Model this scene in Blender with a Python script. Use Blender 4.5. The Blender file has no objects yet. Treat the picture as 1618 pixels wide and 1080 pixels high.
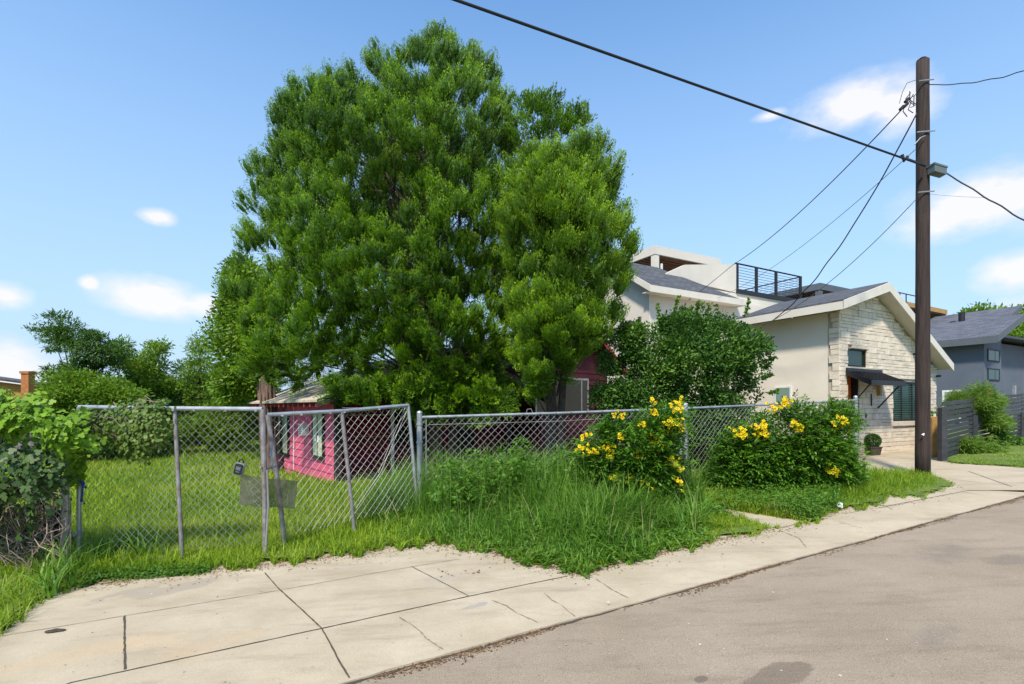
import bpy, math, random
import numpy as np
from mathutils import Vector, Matrix
random.seed(7); rng = np.random.default_rng(7)
S = bpy.context.scene
C = S.collection
R_ = math.radians

# ------------------------------------------------------------------ camera
EYE, F_, HOR, CX, GR = 1.6, 800.0, 645.0, 809.0, 0.045
cam = bpy.data.objects.new('camera', bpy.data.cameras.new('camera')); C.objects.link(cam)
cam.location = (0, 0, EYE); cam.rotation_euler = (R_(90), 0, 0)
cam.data.sensor_width = 36; cam.data.lens = F_/1618*36
cam.data.shift_y = (HOR-540)/1618
cam.data.clip_start = 0.05; cam.data.clip_end = 2000
S.camera = cam
# ------------------------------------------------------------------ sky + clouds
SUN_EL, SUN_AZ = 52, 198      # azimuth measured from +Y clockwise: the sun stands behind the camera to the left
w = bpy.data.worlds.new('World'); S.world = w; w.use_nodes = True
nt = w.node_tree; nt.nodes.clear()
def N(t, tree=None, **k):
    n = (tree or nt).nodes.new(t)
    for a, b in k.items(): setattr(n, a, b)
    return n
def math_(tree, op, a, b=None, clamp=False):
    m = tree.nodes.new('ShaderNodeMath'); m.operation = op; m.use_clamp = clamp
    for i, x in enumerate((a, b)):
        if x is None: continue
        if isinstance(x, (int, float)): m.inputs[i].default_value = x
        else: tree.links.new(x, m.inputs[i])
    return m.outputs[0]
sky = N('ShaderNodeTexSky', sky_type='NISHITA', sun_disc=False)
sky.sun_elevation = R_(SUN_EL); sky.sun_rotation = R_(SUN_AZ); sky.air_density = 1.0; sky.dust_density = 0.7; sky.ozone_density = 1.2
tc = N('ShaderNodeTexCoord'); sep = N('ShaderNodeSeparateXYZ'); nt.links.new(tc.outputs['Generated'], sep.inputs[0])
az = math_(nt, 'ARCTAN2', sep.outputs[0], sep.outputs[1])
el = math_(nt, 'ARCSINE', sep.outputs[2])
def noise(tree, vec, scale, detail=5, rough=.55, dim='3D'):
    n = tree.nodes.new('ShaderNodeTexNoise'); n.inputs['Scale'].default_value = scale
    n.inputs['Detail'].default_value = detail; n.inputs['Roughness'].default_value = rough
    if vec is not None: tree.links.new(vec, n.inputs['Vector'])
    return n.outputs['Fac']
mp = N('ShaderNodeMapping'); mp.inputs['Scale'].default_value = (1, 1, 1.9); nt.links.new(tc.outputs['Generated'], mp.inputs[0])
n1 = noise(nt, mp.outputs[0], 9, 7, .6)
clouds = [(1345,165,120,36),(1425,160,78,48),(1560,320,190,55),(1600,430,80,36),(245,468,110,34),(247,341,38,14),(0,585,110,60),
          (10,467,55,24),(143,447,22,13),(330,480,70,24),(1490,345,90,40),(1215,183,35,9),(1000,470,200,30),(1640,520,160,60)]
tot = None
for (px, py, sx, sy) in clouds:
    A = math.atan((px-CX)/F_); E = math.atan((HOR-py)/F_*math.cos(A)); k = math.cos(A)**2
    d1 = math_(nt, 'DIVIDE', math_(nt, 'SUBTRACT', az, A), sx/F_*k*1.25)
    d2 = math_(nt, 'DIVIDE', math_(nt, 'SUBTRACT', el, E), sy/F_*math.cos(A)*1.35)
    r2 = math_(nt, 'ADD', math_(nt, 'MULTIPLY', d1, d1), math_(nt, 'MULTIPLY', d2, d2))
    v = math_(nt, 'SUBTRACT', 1.0, math_(nt, 'POWER', r2, .5), True)
    tot = v if tot is None else math_(nt, 'MAXIMUM', tot, v)
n2 = noise(nt, mp.outputs[0], 26, 6, .6)
nn_ = math_(nt, 'ADD', math_(nt, 'MULTIPLY', math_(nt, 'SUBTRACT', n1, .5), 2.6), math_(nt, 'MULTIPLY', math_(nt, 'SUBTRACT', n2, .5), 1.0))
cl = math_(nt, 'ADD', math_(nt, 'MULTIPLY', tot, 1.75), math_(nt, 'SUBTRACT', math_(nt, 'MULTIPLY', nn_, math_(nt, 'ADD', .35, math_(nt, 'MULTIPLY', tot, .8))), .28), True)
cl = math_(nt, 'MULTIPLY', math_(nt, 'POWER', cl, 1.2), .92)
# a few soft clouds on the rest of the dome
hz = math_(nt, 'SUBTRACT', 1.0, math_(nt, 'MULTIPLY', math_(nt, 'ABSOLUTE', el), 1.25), True)
hz = math_(nt, 'MULTIPLY', math_(nt, 'POWER', hz, 1.1), 1.0)
hs = N('ShaderNodeHueSaturation'); hs.inputs['Saturation'].default_value = 1.14; hs.inputs['Value'].default_value = 1.0
nt.links.new(sky.outputs[0], hs.inputs['Color'])
tintm = N('ShaderNodeMix', data_type='RGBA', blend_type='MULTIPLY'); tintm.inputs[0].default_value = 1
nt.links.new(hs.outputs[0], tintm.inputs[6]); tintm.inputs[7].default_value = (.97, 1.27, 1.38, 1)
m1 = N('ShaderNodeMix', data_type='RGBA'); nt.links.new(hz, m1.inputs[0]); nt.links.new(tintm.outputs[2], m1.inputs[6]); m1.inputs[7].default_value = (2.6, 3.45, 4.5, 1)
m2 = N('ShaderNodeMix', data_type='RGBA'); nt.links.new(cl, m2.inputs[0]); nt.links.new(m1.outputs[2], m2.inputs[6]); m2.inputs[7].default_value = (4.7, 4.65, 4.9, 1)
bg = N('ShaderNodeBackground'); bg.inputs['Strength'].default_value = 0.158; nt.links.new(m2.outputs[2], bg.inputs[0])
wo = N('ShaderNodeOutputWorld'); nt.links.new(bg.outputs[0], wo.inputs[0])
# ------------------------------------------------------------------ sun
sl = bpy.data.lights.new('sun', 'SUN'); sl.energy = 4.2; sl.angle = R_(5); sl.color = (1, .92, .80)
so = bpy.data.objects.new('sun', sl); C.objects.link(so)
sd = Vector((math.sin(R_(SUN_AZ))*math.cos(R_(SUN_EL)), math.cos(R_(SUN_AZ))*math.cos(R_(SUN_EL)), math.sin(R_(SUN_EL))))
so.rotation_euler = sd.to_track_quat('Z', 'Y').to_euler()
S.view_settings.view_transform = 'Standard'; S.view_settings.look = 'None'; S.view_settings.exposure = 0.44; S.view_settings.gamma = 1

# ------------------------------------------------------------------ ground functions
def sm(x): x = np.clip(x, 0, 1); return x*x*(3-2*x)
def gz(X, Y):
    X = np.asarray(X, float); Y = np.asarray(Y, float)
    return GR*np.clip(X, -30, 25) + .042*np.clip(Y-8, 0, 17)*sm((-X-6)/4)
def G(px, py, up=0.0):
    Y = EYE*F_/((py-HOR)+GR*(px-CX)); X = (px-CX)/F_*Y
    return Vector((X, Y, GR*X+up))
def P(px, py, Y): return Vector(((px-CX)/F_*Y, Y, EYE-(py-HOR)/F_*Y))
def GY(px, Y, up=0.0):
    X = (px-CX)/F_*Y; return Vector((X, Y, float(gz(X, Y))+up))

# ------------------------------------------------------------------ object helpers
def tag(o, label=None, cat=None, group=None, kind=None):
    if label: o['label'] = label
    if cat: o['category'] = cat
    if group: o['group'] = group
    if kind: o['kind'] = kind
    return o
def empty(name, loc, label, cat, group=None):
    o = bpy.data.objects.new(name, None); C.objects.link(o); o.location = loc; o.empty_display_size = .2
    return tag(o, label, cat, group)
def wloc(o):
    v = Vector(o.location)
    while o.parent: o = o.parent; v += Vector(o.location)
    return v
class MB:
    def __init__(s): s.v = []; s.f = []; s.r = []
    def face(s, pts, r=None):
        i = len(s.v); s.v += [tuple(p) for p in pts]; s.f.append(tuple(range(i, i+len(pts)))); s.r.append(random.random() if r is None else r)
    def hexa(s, p, r=None):          # 8 points: bottom 4 ccw, top 4 ccw
        i = len(s.v); s.v += [tuple(q) for q in p]; r = random.random() if r is None else r
        for q in ((3,2,1,0),(4,5,6,7),(0,1,5,4),(1,2,6,5),(2,3,7,6),(3,0,4,7)): s.f.append(tuple(i+k for k in q)); s.r.append(r)
    def box(s, a0, a1, b0, b1, z0, z1, fr=None, r=None):
        fr = fr or (lambda a, b, z: (a, b, z))
        s.hexa([fr(a0,b0,z0),fr(a1,b0,z0),fr(a1,b1,z0),fr(a0,b1,z0),fr(a0,b0,z1),fr(a1,b0,z1),fr(a1,b1,z1),fr(a0,b1,z1)], r)
    def prism(s, poly, ext, r=None):      # poly: list of 3D points, ext: vector
        n = len(poly); i = len(s.v); ext = Vector(ext); r = random.random() if r is None else r
        s.v += [tuple(p) for p in poly]+[tuple(Vector(p)+ext) for p in poly]
        s.f.append(tuple(range(i, i+n))); s.f.append(tuple(range(i+2*n-1, i+n-1, -1))); s.r += [r, r]
        for k in range(n):
            j = (k+1) % n; s.f.append((i+k, i+n+k, i+n+j, i+j)); s.r.append(r)
    def tube(s, pts, rad, n=8, cap=True, r=None):
        pts = [Vector(p) for p in pts]; rad = rad if isinstance(rad, (list, tuple)) else [rad]*len(pts); r = random.random() if r is None else r
        base = len(s.v); up = None
        for k, p in enumerate(pts):
            t = (pts[min(k+1, len(pts)-1)]-pts[max(k-1, 0)]).normalized()
            if up is None:
                up = t.orthogonal().normalized()
            x = (up - t*up.dot(t)); x = x.normalized() if x.length > 1e-6 else t.orthogonal().normalized(); up = x; y = t.cross(x)
            for q in range(n):
                a = 2*math.pi*q/n; s.v.append(tuple(p+(x*math.cos(a)+y*math.sin(a))*rad[k]))
        for k in range(len(pts)-1):
            for q in range(n):
                a = base+k*n+q; b = base+k*n+(q+1) % n; s.f.append((a, b, b+n, a+n)); s.r.append(r)
        if cap:
            s.f.append(tuple(base+q for q in range(n-1, -1, -1))); s.f.append(tuple(base+(len(pts)-1)*n+q for q in range(n))); s.r += [r, r]
    def ball(s, c, rad, seg=10, ring=7, sc=(1,1,1), r=None):
        c = Vector(c); base = len(s.v); r = random.random() if r is None else r
        for j in range(ring+1):
            th = math.pi*j/ring
            for q in range(seg):
                a = 2*math.pi*q/seg
                s.v.append((c.x+rad*sc[0]*math.sin(th)*math.cos(a), c.y+rad*sc[1]*math.sin(th)*math.sin(a), c.z+rad*sc[2]*math.cos(th)))
        for j in range(ring):
            for q in range(seg):
                a = base+j*seg+q; b = base+j*seg+(q+1) % seg; s.f.append((a, a+seg, b+seg, b)); s.r.append(r)
    def build(s, name, mat, parent=None, origin=None, smooth=False):
        o0 = wloc(parent) if parent else Vector(origin or (0,0,0))
        me = bpy.data.meshes.new(name); me.from_pydata([(v[0]-o0.x, v[1]-o0.y, v[2]-o0.z) for v in s.v], [], s.f); me.update()
        uv = me.uv_layers.new(name='UVMap'); co = [Vector(v) for v in s.v]
        for p in me.polygons:
            n = p.normal
            if abs(n.z) > .985: t = Vector((1,0,0)); b = Vector((0,1,0))
            else: t = Vector((-n.y, n.x, 0)).normalized(); b = n.cross(t)
            for li in p.loop_indices:
                q = co[me.loops[li].vertex_index]; uv.data[li].uv = (q.dot(t), q.dot(b))
            p.use_smooth = smooth
        a = me.attributes.new('rnd', 'FLOAT', 'FACE'); a.data.foreach_set('value', s.r)
        me.materials.append(mat); o = bpy.data.objects.new(name, me); C.objects.link(o)
        if parent: o.parent = parent
        else: o.location = o0
        return o
def npmesh(name, V, rnd, mat, parent=None, origin=None, tip=None):
    """V: (N,K,3) polygons"""
    V = np.asarray(V, np.float32); n, k, _ = V.shape
    o0 = wloc(parent) if parent else Vector(origin or (0,0,0))
    me = bpy.data.meshes.new(name); me.vertices.add(n*k); me.loops.add(n*k); me.polygons.add(n)
    me.vertices.foreach_set('co', (V-np.array(o0, np.float32)).reshape(-1))
    me.loops.foreach_set('vertex_index', np.arange(n*k, dtype=np.int32))
    me.polygons.foreach_set('loop_start', np.arange(0, n*k, k, dtype=np.int32))
    me.update(calc_edges=True)
    a = me.attributes.new('rnd', 'FLOAT', 'FACE'); a.data.foreach_set('value', np.asarray(rnd, np.float32))
    if tip is not None:
        a = me.attributes.new('tip', 'FLOAT', 'FACE'); a.data.foreach_set('value', np.asarray(tip, np.float32))
    me.materials.append(mat); o = bpy.data.objects.new(name, me); C.objects.link(o)
    if parent: o.parent = parent
    else: o.location = o0
    return o
def nrm(v): return v/np.maximum(np.linalg.norm(v, axis=-1, keepdims=True), 1e-9)
SH = {'diamond': [(0,0),(.5,.45),(0,1),(-.5,.45)],
      'oval': [(0,0),(.42,.25),(.45,.6),(0,1),(-.45,.6),(-.42,.25)],
      'lobed': [(0,0),(.35,-.05),(.55,.35),(.28,.42),(.32,.75),(0,1),(-.32,.75),(-.28,.42),(-.55,.35),(-.35,-.05)]}
def leaves(pos, d, nv, L, W, shape='diamond'):
    d = nrm(d); s = nrm(np.cross(d, nv)); sh = np.array(SH[shape])
    L = np.broadcast_to(np.asarray(L, float), (len(pos),)); W = np.broadcast_to(np.asarray(W, float), (len(pos),))
    return pos[:,None,:] + d[:,None,:]*(sh[None,:,1,None]*L[:,None,None]) + s[:,None,:]*(sh[None,:,0,None]*W[:,None,None])
def blades(base, h, ang, lean, wd, segs=3, bend=1.6):
    """arching grass blades as quads"""
    n = len(base); t = np.linspace(0, 1, segs+1)
    dirv = np.stack([np.cos(ang), np.sin(ang), np.zeros(n)], 1)
    out = lean[:,None]*t[None,:]**bend*h[:,None]
    zz = h[:,None]*(t[None,:]-.55*lean[:,None]*t[None,:]**2)
    c = base[:,None,:] + dirv[:,None,:]*out[:,:,None]; c[:,:,2] += zz
    a2 = ang+np.pi/2+rng.normal(0, .6, n); side = np.stack([np.cos(a2), np.sin(a2), np.zeros(n)], 1)
    ww = wd[:,None]*(1-.93*t[None,:]**1.7)*.5
    A = c-side[:,None,:]*ww[:,:,None]; B = c+side[:,None,:]*ww[:,:,None]
    return np.stack([A[:,:-1], B[:,:-1], B[:,1:], A[:,1:]], 2).reshape(-1, 4, 3)

# ------------------------------------------------------------------ materials
MATS = {}
def mat(name, col, rough=.6, metal=0, c2=None, nscale=8, bump=0, bscale=60, spec=.4, rndmix=0, detail=5, lo=.35, hi=.65, coord='Object', alpha=1, stretch=None):
    m = bpy.data.materials.new(name); m.use_nodes = True; t = m.node_tree; b = t.nodes['Principled BSDF']
    b.inputs['Roughness'].default_value = rough; b.inputs['Metallic'].default_value = metal; b.inputs['Specular IOR Level'].default_value = spec
    b.inputs['Base Color'].default_value = (*col, 1); b.inputs['Alpha'].default_value = alpha
    co = t.nodes.new('ShaderNodeTexCoord'); cur = None; CO = co.outputs[coord]
    if stretch:
        mp_ = t.nodes.new('ShaderNodeMapping'); mp_.inputs['Scale'].default_value = stretch; t.links.new(CO, mp_.inputs[0]); CO = mp_.outputs[0]
    if c2:
        f = noise(t, CO, nscale, detail)
        rp = t.nodes.new('ShaderNodeMapRange'); rp.inputs[1].default_value = lo; rp.inputs[2].default_value = hi; t.links.new(f, rp.inputs[0])
        mx = t.nodes.new('ShaderNodeMix'); mx.data_type = 'RGBA'; t.links.new(rp.outputs[0], mx.inputs[0]); mx.inputs[6].default_value = (*col, 1); mx.inputs[7].default_value = (*c2, 1)
        cur = mx.outputs[2]; t.links.new(cur, b.inputs['Base Color'])
    if rndmix:
        at = t.nodes.new('ShaderNodeAttribute'); at.attribute_name = 'rnd'
        mr = t.nodes.new('ShaderNodeMapRange'); mr.inputs[3].default_value = 1-rndmix; mr.inputs[4].default_value = 1+rndmix; t.links.new(at.outputs['Fac'], mr.inputs[0])
        vm = t.nodes.new('ShaderNodeVectorMath'); vm.operation = 'SCALE'
        if cur: t.links.new(cur, vm.inputs[0])
        else: vm.inputs[0].default_value = col
        t.links.new(mr.outputs[0], vm.inputs['Scale']); t.links.new(vm.outputs[0], b.inputs['Base Color']); cur = vm.outputs[0]
    if bump:
        f2 = noise(t, CO, bscale, 4); bp = t.nodes.new('ShaderNodeBump'); bp.inputs['Strength'].default_value = bump; bp.inputs['Distance'].default_value = .01
        t.links.new(f2, bp.inputs['Height']); t.links.new(bp.outputs[0], b.inputs['Normal'])
    MATS[name] = m; return m
def leafmat(name, cols, trans=.35, rough=.5, nscale=.8, tipcol=None, spec=.3):
    """cols: list of (pos, rgb) over the per-leaf random value; a slow noise shifts it"""
    m = bpy.data.materials.new(name); m.use_nodes = True; t = m.node_tree; b = t.nodes['Principled BSDF']; out = t.nodes['Material Output']
    at = t.nodes.new('ShaderNodeAttribute'); at.attribute_name = 'rnd'
    co = t.nodes.new('ShaderNodeTexCoord'); f = noise(t, co.outputs['Object'], nscale, 3)
    v = math_(t, 'ADD', math_(t, 'MULTIPLY', at.outputs['Fac'], .62), math_(t, 'MULTIPLY', math_(t, 'SUBTRACT', f, .3), 1.0), True)
    cr = t.nodes.new('ShaderNodeValToRGB'); e = cr.color_ramp.elements
    e[0].position = cols[0][0]; e[0].color = (*cols[0][1], 1); e[1].position = cols[-1][0]; e[1].color = (*cols[-1][1], 1)
    for p, c in cols[1:-1]: x = e.new(p); x.color = (*c, 1)
    t.links.new(v, cr.inputs[0]); cc = cr.outputs[0]
    if tipcol:
        ta = t.nodes.new('ShaderNodeAttribute'); ta.attribute_name = 'tip'
        mx = t.nodes.new('ShaderNodeMix'); mx.data_type = 'RGBA'; t.links.new(ta.outputs['Fac'], mx.inputs[0]); t.links.new(cc, mx.inputs[6]); mx.inputs[7].default_value = (*tipcol, 1); cc = mx.outputs[2]
    t.links.new(cc, b.inputs['Base Color']); b.inputs['Roughness'].default_value = rough; b.inputs['Specular IOR Level'].default_value = spec
    tr = t.nodes.new('ShaderNodeBsdfTranslucent'); t.links.new(cc, tr.inputs[0])
    ms = t.nodes.new('ShaderNodeMixShader'); ms.inputs[0].default_value = trans
    t.links.new(b.outputs[0], ms.inputs[1]); t.links.new(tr.outputs[0], ms.inputs[2]); t.links.new(ms.outputs[0], out.inputs[0])
    MATS[name] = m; return m
M_arb = leafmat('thuja_leaf', [(0,(.012,.04,.004)),(.4,(.055,.135,.006)),(.75,(.14,.28,.008)),(1,(.26,.45,.012))], .18, tipcol=(.38,.62,.012), nscale=.6)
M_arb2 = leafmat('thuja_leaf_light', [(0,(.02,.06,.005)),(.4,(.09,.19,.008)),(.8,(.20,.35,.010)),(1,(.30,.46,.018))], .20, tipcol=(.38,.60,.012), nscale=.6)
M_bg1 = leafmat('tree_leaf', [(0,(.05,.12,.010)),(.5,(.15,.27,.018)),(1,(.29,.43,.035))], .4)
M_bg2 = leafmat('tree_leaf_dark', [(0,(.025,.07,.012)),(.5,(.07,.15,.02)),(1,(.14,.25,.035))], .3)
M_shrub = leafmat('privet_leaf', [(0,(.018,.06,.010)),(.5,(.06,.15,.018)),(1,(.18,.32,.04))], .25, rough=.55, spec=.3, nscale=.9)
M_bells = leafmat('bells_leaf', [(0,(.03,.09,.008)),(.5,(.08,.20,.012)),(1,(.18,.36,.03))], .35)
M_vine = leafmat('vine_leaf', [(0,(.07,.17,.010)),(.5,(.19,.35,.018)),(1,(.33,.50,.04))], .4)
M_ivy = leafmat('ivy_leaf', [(0,(.018,.045,.012)),(.5,(.05,.10,.022)),(1,(.12,.18,.05))], .2, rough=.45)
M_scrub = leafmat('scrub_leaf', [(0,(.05,.10,.015)),(.5,(.12,.20,.03)),(1,(.24,.30,.07))], .35)
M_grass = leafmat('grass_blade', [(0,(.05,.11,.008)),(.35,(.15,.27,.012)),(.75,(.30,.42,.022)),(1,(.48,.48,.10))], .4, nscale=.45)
M_tall = leafmat('tall_grass_blade', [(0,(.025,.09,.010)),(.4,(.08,.20,.018)),(.8,(.18,.34,.035)),(1,(.32,.42,.10))], .4, nscale=1.2)
M_weed = leafmat('weed_leaf', [(0,(.03,.09,.010)),(.5,(.09,.21,.02)),(1,(.18,.34,.035))], .35)
M_dry = leafmat('dry_grass', [(0,(.28,.22,.10)),(1,(.45,.38,.20))], .3)
M_fern = leafmat('fern_leaf', [(0,(.08,.17,.02)),(1,(.25,.38,.05))], .4)
M_petal = leafmat('yellow_petal', [(0,(.88,.60,.006)),(1,(.98,.84,.03))], .35)
M_twig = mat('dry_twig', (.25,.18,.14), .8, rndmix=.5)
M_bark = mat('bark', (.10,.07,.05), .9, c2=(.045,.03,.022), nscale=14, bump=.8, bscale=40)
M_cedbark = mat('shaggy_bark', (.22,.14,.11), .9, c2=(.08,.05,.04), nscale=6, bump=1, bscale=9, stretch=(4,4,.5))
M_galv = mat('galvanised_pipe', (.42,.44,.46), .45, .55, c2=(.30,.31,.32), nscale=9, bump=.1)
M_rusty = mat('weathered_pipe', (.17,.14,.13), .7, .3, c2=(.28,.27,.27), nscale=11, bump=.3)
M_wire = mat('chain_link_wire', (.36,.36,.36), .5, .25, c2=(.22,.20,.19), nscale=1.5)
M_pole = mat('pole_wood', (.052,.034,.028), .85, c2=(.016,.010,.009), nscale=5, bump=1, bscale=9, stretch=(6,6,.45), lo=.3, hi=.7)
M_black = mat('black_rubber', (.012,.012,.014), .6)
M_dkmetal = mat('dark_metal', (.03,.03,.034), .4, .5)
M_grbox = mat('grey_plastic', (.10,.12,.125), .5)
M_white = mat('white_paint', (.72,.72,.70), .5, c2=(.62,.62,.6), nscale=6)
M_cream = mat('cream_stucco', (.73,.645,.54), .85, c2=(.68,.595,.49), nscale=1.3, bump=.25, bscale=180)
M_cream2 = mat('white_stucco', (.66,.60,.52), .85, c2=(.60,.545,.47), nscale=1.0, bump=.25, bscale=150)
M_trim = mat('cream_trim', (.66,.61,.53), .6, c2=(.61,.56,.48), nscale=3)
M_stone = mat('cut_limestone', (.69,.60,.48), .9, c2=(.56,.47,.36), nscale=5, bump=.7, bscale=35, rndmix=.10, lo=.4, hi=.75)
M_mortar = mat('mortar', (.46,.39,.31), .95, bump=.3)
M_tanwood = mat('tan_timber', (.45,.27,.09), .7, c2=(.33,.19,.06), nscale=7, bump=.2)
M_redwood = mat('brown_soffit', (.16,.06,.03), .7, c2=(.10,.04,.02), nscale=6)
M_orange = mat('orange_door', (.50,.11,.02), .45)
M_blue = mat('blue_grey_stucco', (.105,.125,.16), .85, c2=(.09,.108,.14), nscale=1.2, bump=.2, bscale=150)
M_grey = mat('grey_stucco', (.10,.115,.135), .85, c2=(.085,.10,.115), nscale=1)
M_blkwood = mat('black_timber', (.028,.028,.032), .6, c2=(.05,.05,.055), nscale=9, rndmix=.3)
M_greyfence = mat('old_grey_timber', (.16,.15,.14), .9, c2=(.06,.05,.045), nscale=6, rndmix=.4)
M_paleroof = mat('pale_old_shingles', (.50,.44,.33), .9, c2=(.36,.31,.23), nscale=5, bump=.4, bscale=30)
M_rafter = mat('rafter_red', (.22,.035,.03), .7)
M_darkint = mat('dark_boards', (.035,.028,.025), .9, rndmix=.3)
M_slab = mat('porch_concrete', (.50,.42,.31), .9, c2=(.38,.32,.24), nscale=5)
M_redroof = mat('red_fascia', (.33,.045,.04), .6, c2=(.22,.03,.03), nscale=7)
M_tanhouse = mat('orange_siding', (.55,.27,.07), .8, c2=(.45,.22,.06), nscale=3)
M_brick = mat('chimney_brick', (.42,.17,.05), .9, c2=(.3,.11,.04), nscale=8)
M_bluecloth = mat('blue_cloth', (.03,.05,.22), .8)
M_curtain = mat('pale_curtain', (.50,.53,.36), .8, c2=(.38,.42,.28), nscale=7)
M_paper = mat('white_paper', (.8,.8,.78), .8)
M_soil = mat('soil_and_litter', (.13,.10,.06), .95, c2=(.06,.075,.02), nscale=4, bump=.5)
M_litter = mat('leaf_litter', (.16,.085,.035), .9, rndmix=.6)
M_pebble = mat('pebble', (.35,.31,.26), .9, rndmix=.4)
M_joint = mat('joint_dirt', (.075,.058,.042), .95)
M_crack = mat('hairline_crack', (.22,.17,.125), .95)
M_pot = mat('dark_planter', (.07,.055,.04), .8, c2=(.04,.03,.025), nscale=15)
M_screen = mat('dark_screen', (.05,.05,.045), .8, c2=(.12,.11,.09), nscale=6, alpha=.72)
def glass(name, col, rough=.08):
    m = mat(name, col, rough, 0, spec=.55); return m
M_glass = glass('green_window_glass', (.008,.04,.025), .2)
M_glass2 = glass('pale_window_glass', (.20,.27,.23), .15)
M_glassd = glass('dark_window_glass', (.02,.03,.03))
M_blind = mat('window_blind', (.13,.22,.21), .35, spec=.8)
def pinkmat():
    m = mat('pink_clapboard', (.60,.10,.18), .8, c2=(.44,.045,.10), nscale=3, bump=.3, bscale=30, rndmix=.10, lo=.45, hi=.8); t = m.node_tree
    b = t.nodes['Principled BSDF']; src = b.inputs['Base Color'].links[0].from_socket
    co = t.nodes.new('ShaderNodeTexCoord'); mp = t.nodes.new('ShaderNodeMapping'); mp.inputs['Scale'].default_value = (1.0,1.0,.9); t.links.new(co.outputs['Object'], mp.inputs[0])
    f = noise(t, mp.outputs[0], 2.2, 6, .7); rp = t.nodes.new('ShaderNodeMapRange'); rp.inputs[1].default_value = .56; rp.inputs[2].default_value = .72; t.links.new(f, rp.inputs[0])
    mx = t.nodes.new('ShaderNodeMix'); mx.data_type = 'RGBA'; t.links.new(rp.outputs[0], mx.inputs[0]); t.links.new(src, mx.inputs[6]); mx.inputs[7].default_value = (.66,.36,.43,1)
    t.links.new(mx.outputs[2], b.inputs['Base Color']); return m
M_pink = pinkmat()
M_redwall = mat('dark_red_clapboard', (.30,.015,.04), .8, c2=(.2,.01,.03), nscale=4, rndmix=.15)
M_maroon = mat('maroon_clapboard', (.12,.02,.03), .8, c2=(.08,.015,.02), nscale=4, rndmix=.15)
def shingle(name, col, c2):
    m = bpy.data.materials.new(name); m.use_nodes = True; t = m.node_tree; b = t.nodes['Principled BSDF']
    uv = t.nodes.new('ShaderNodeUVMap'); br = t.nodes.new('ShaderNodeTexBrick'); t.links.new(uv.outputs[0], br.inputs['Vector'])
    br.inputs['Scale'].default_value = 1; br.inputs['Brick Width'].default_value = .3; br.inputs['Row Height'].default_value = .14; br.inputs['Mortar Size'].default_value = .008
    br.inputs['Color1'].default_value = (*col, 1); br.inputs['Color2'].default_value = (*c2, 1); br.inputs['Mortar'].default_value = (col[0]*.4, col[1]*.4, col[2]*.4, 1)
    n = noise(t, uv.outputs[0], 60, 3); mx = t.nodes.new('ShaderNodeMix'); mx.data_type = 'RGBA'; mx.blend_type = 'OVERLAY'; mx.inputs[0].default_value = .6
    t.links.new(br.outputs[0], mx.inputs[6]); t.links.new(n, mx.inputs[7]); t.links.new(mx.outputs[2], b.inputs['Base Color']); b.inputs['Roughness'].default_value = .9
    bp = t.nodes.new('ShaderNodeBump'); bp.inputs['Strength'].default_value = .5; bp.inputs['Distance'].default_value = .01; t.links.new(br.outputs['Fac'], bp.inputs['Height']); bp.invert = True; t.links.new(bp.outputs[0], b.inputs['Normal'])
    return m
M_shing = shingle('charcoal_shingles', (.055,.058,.066), (.10,.104,.115))
M_shing2 = shingle('slate_grey_shingles', (.075,.08,.098), (.125,.13,.155))
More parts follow.
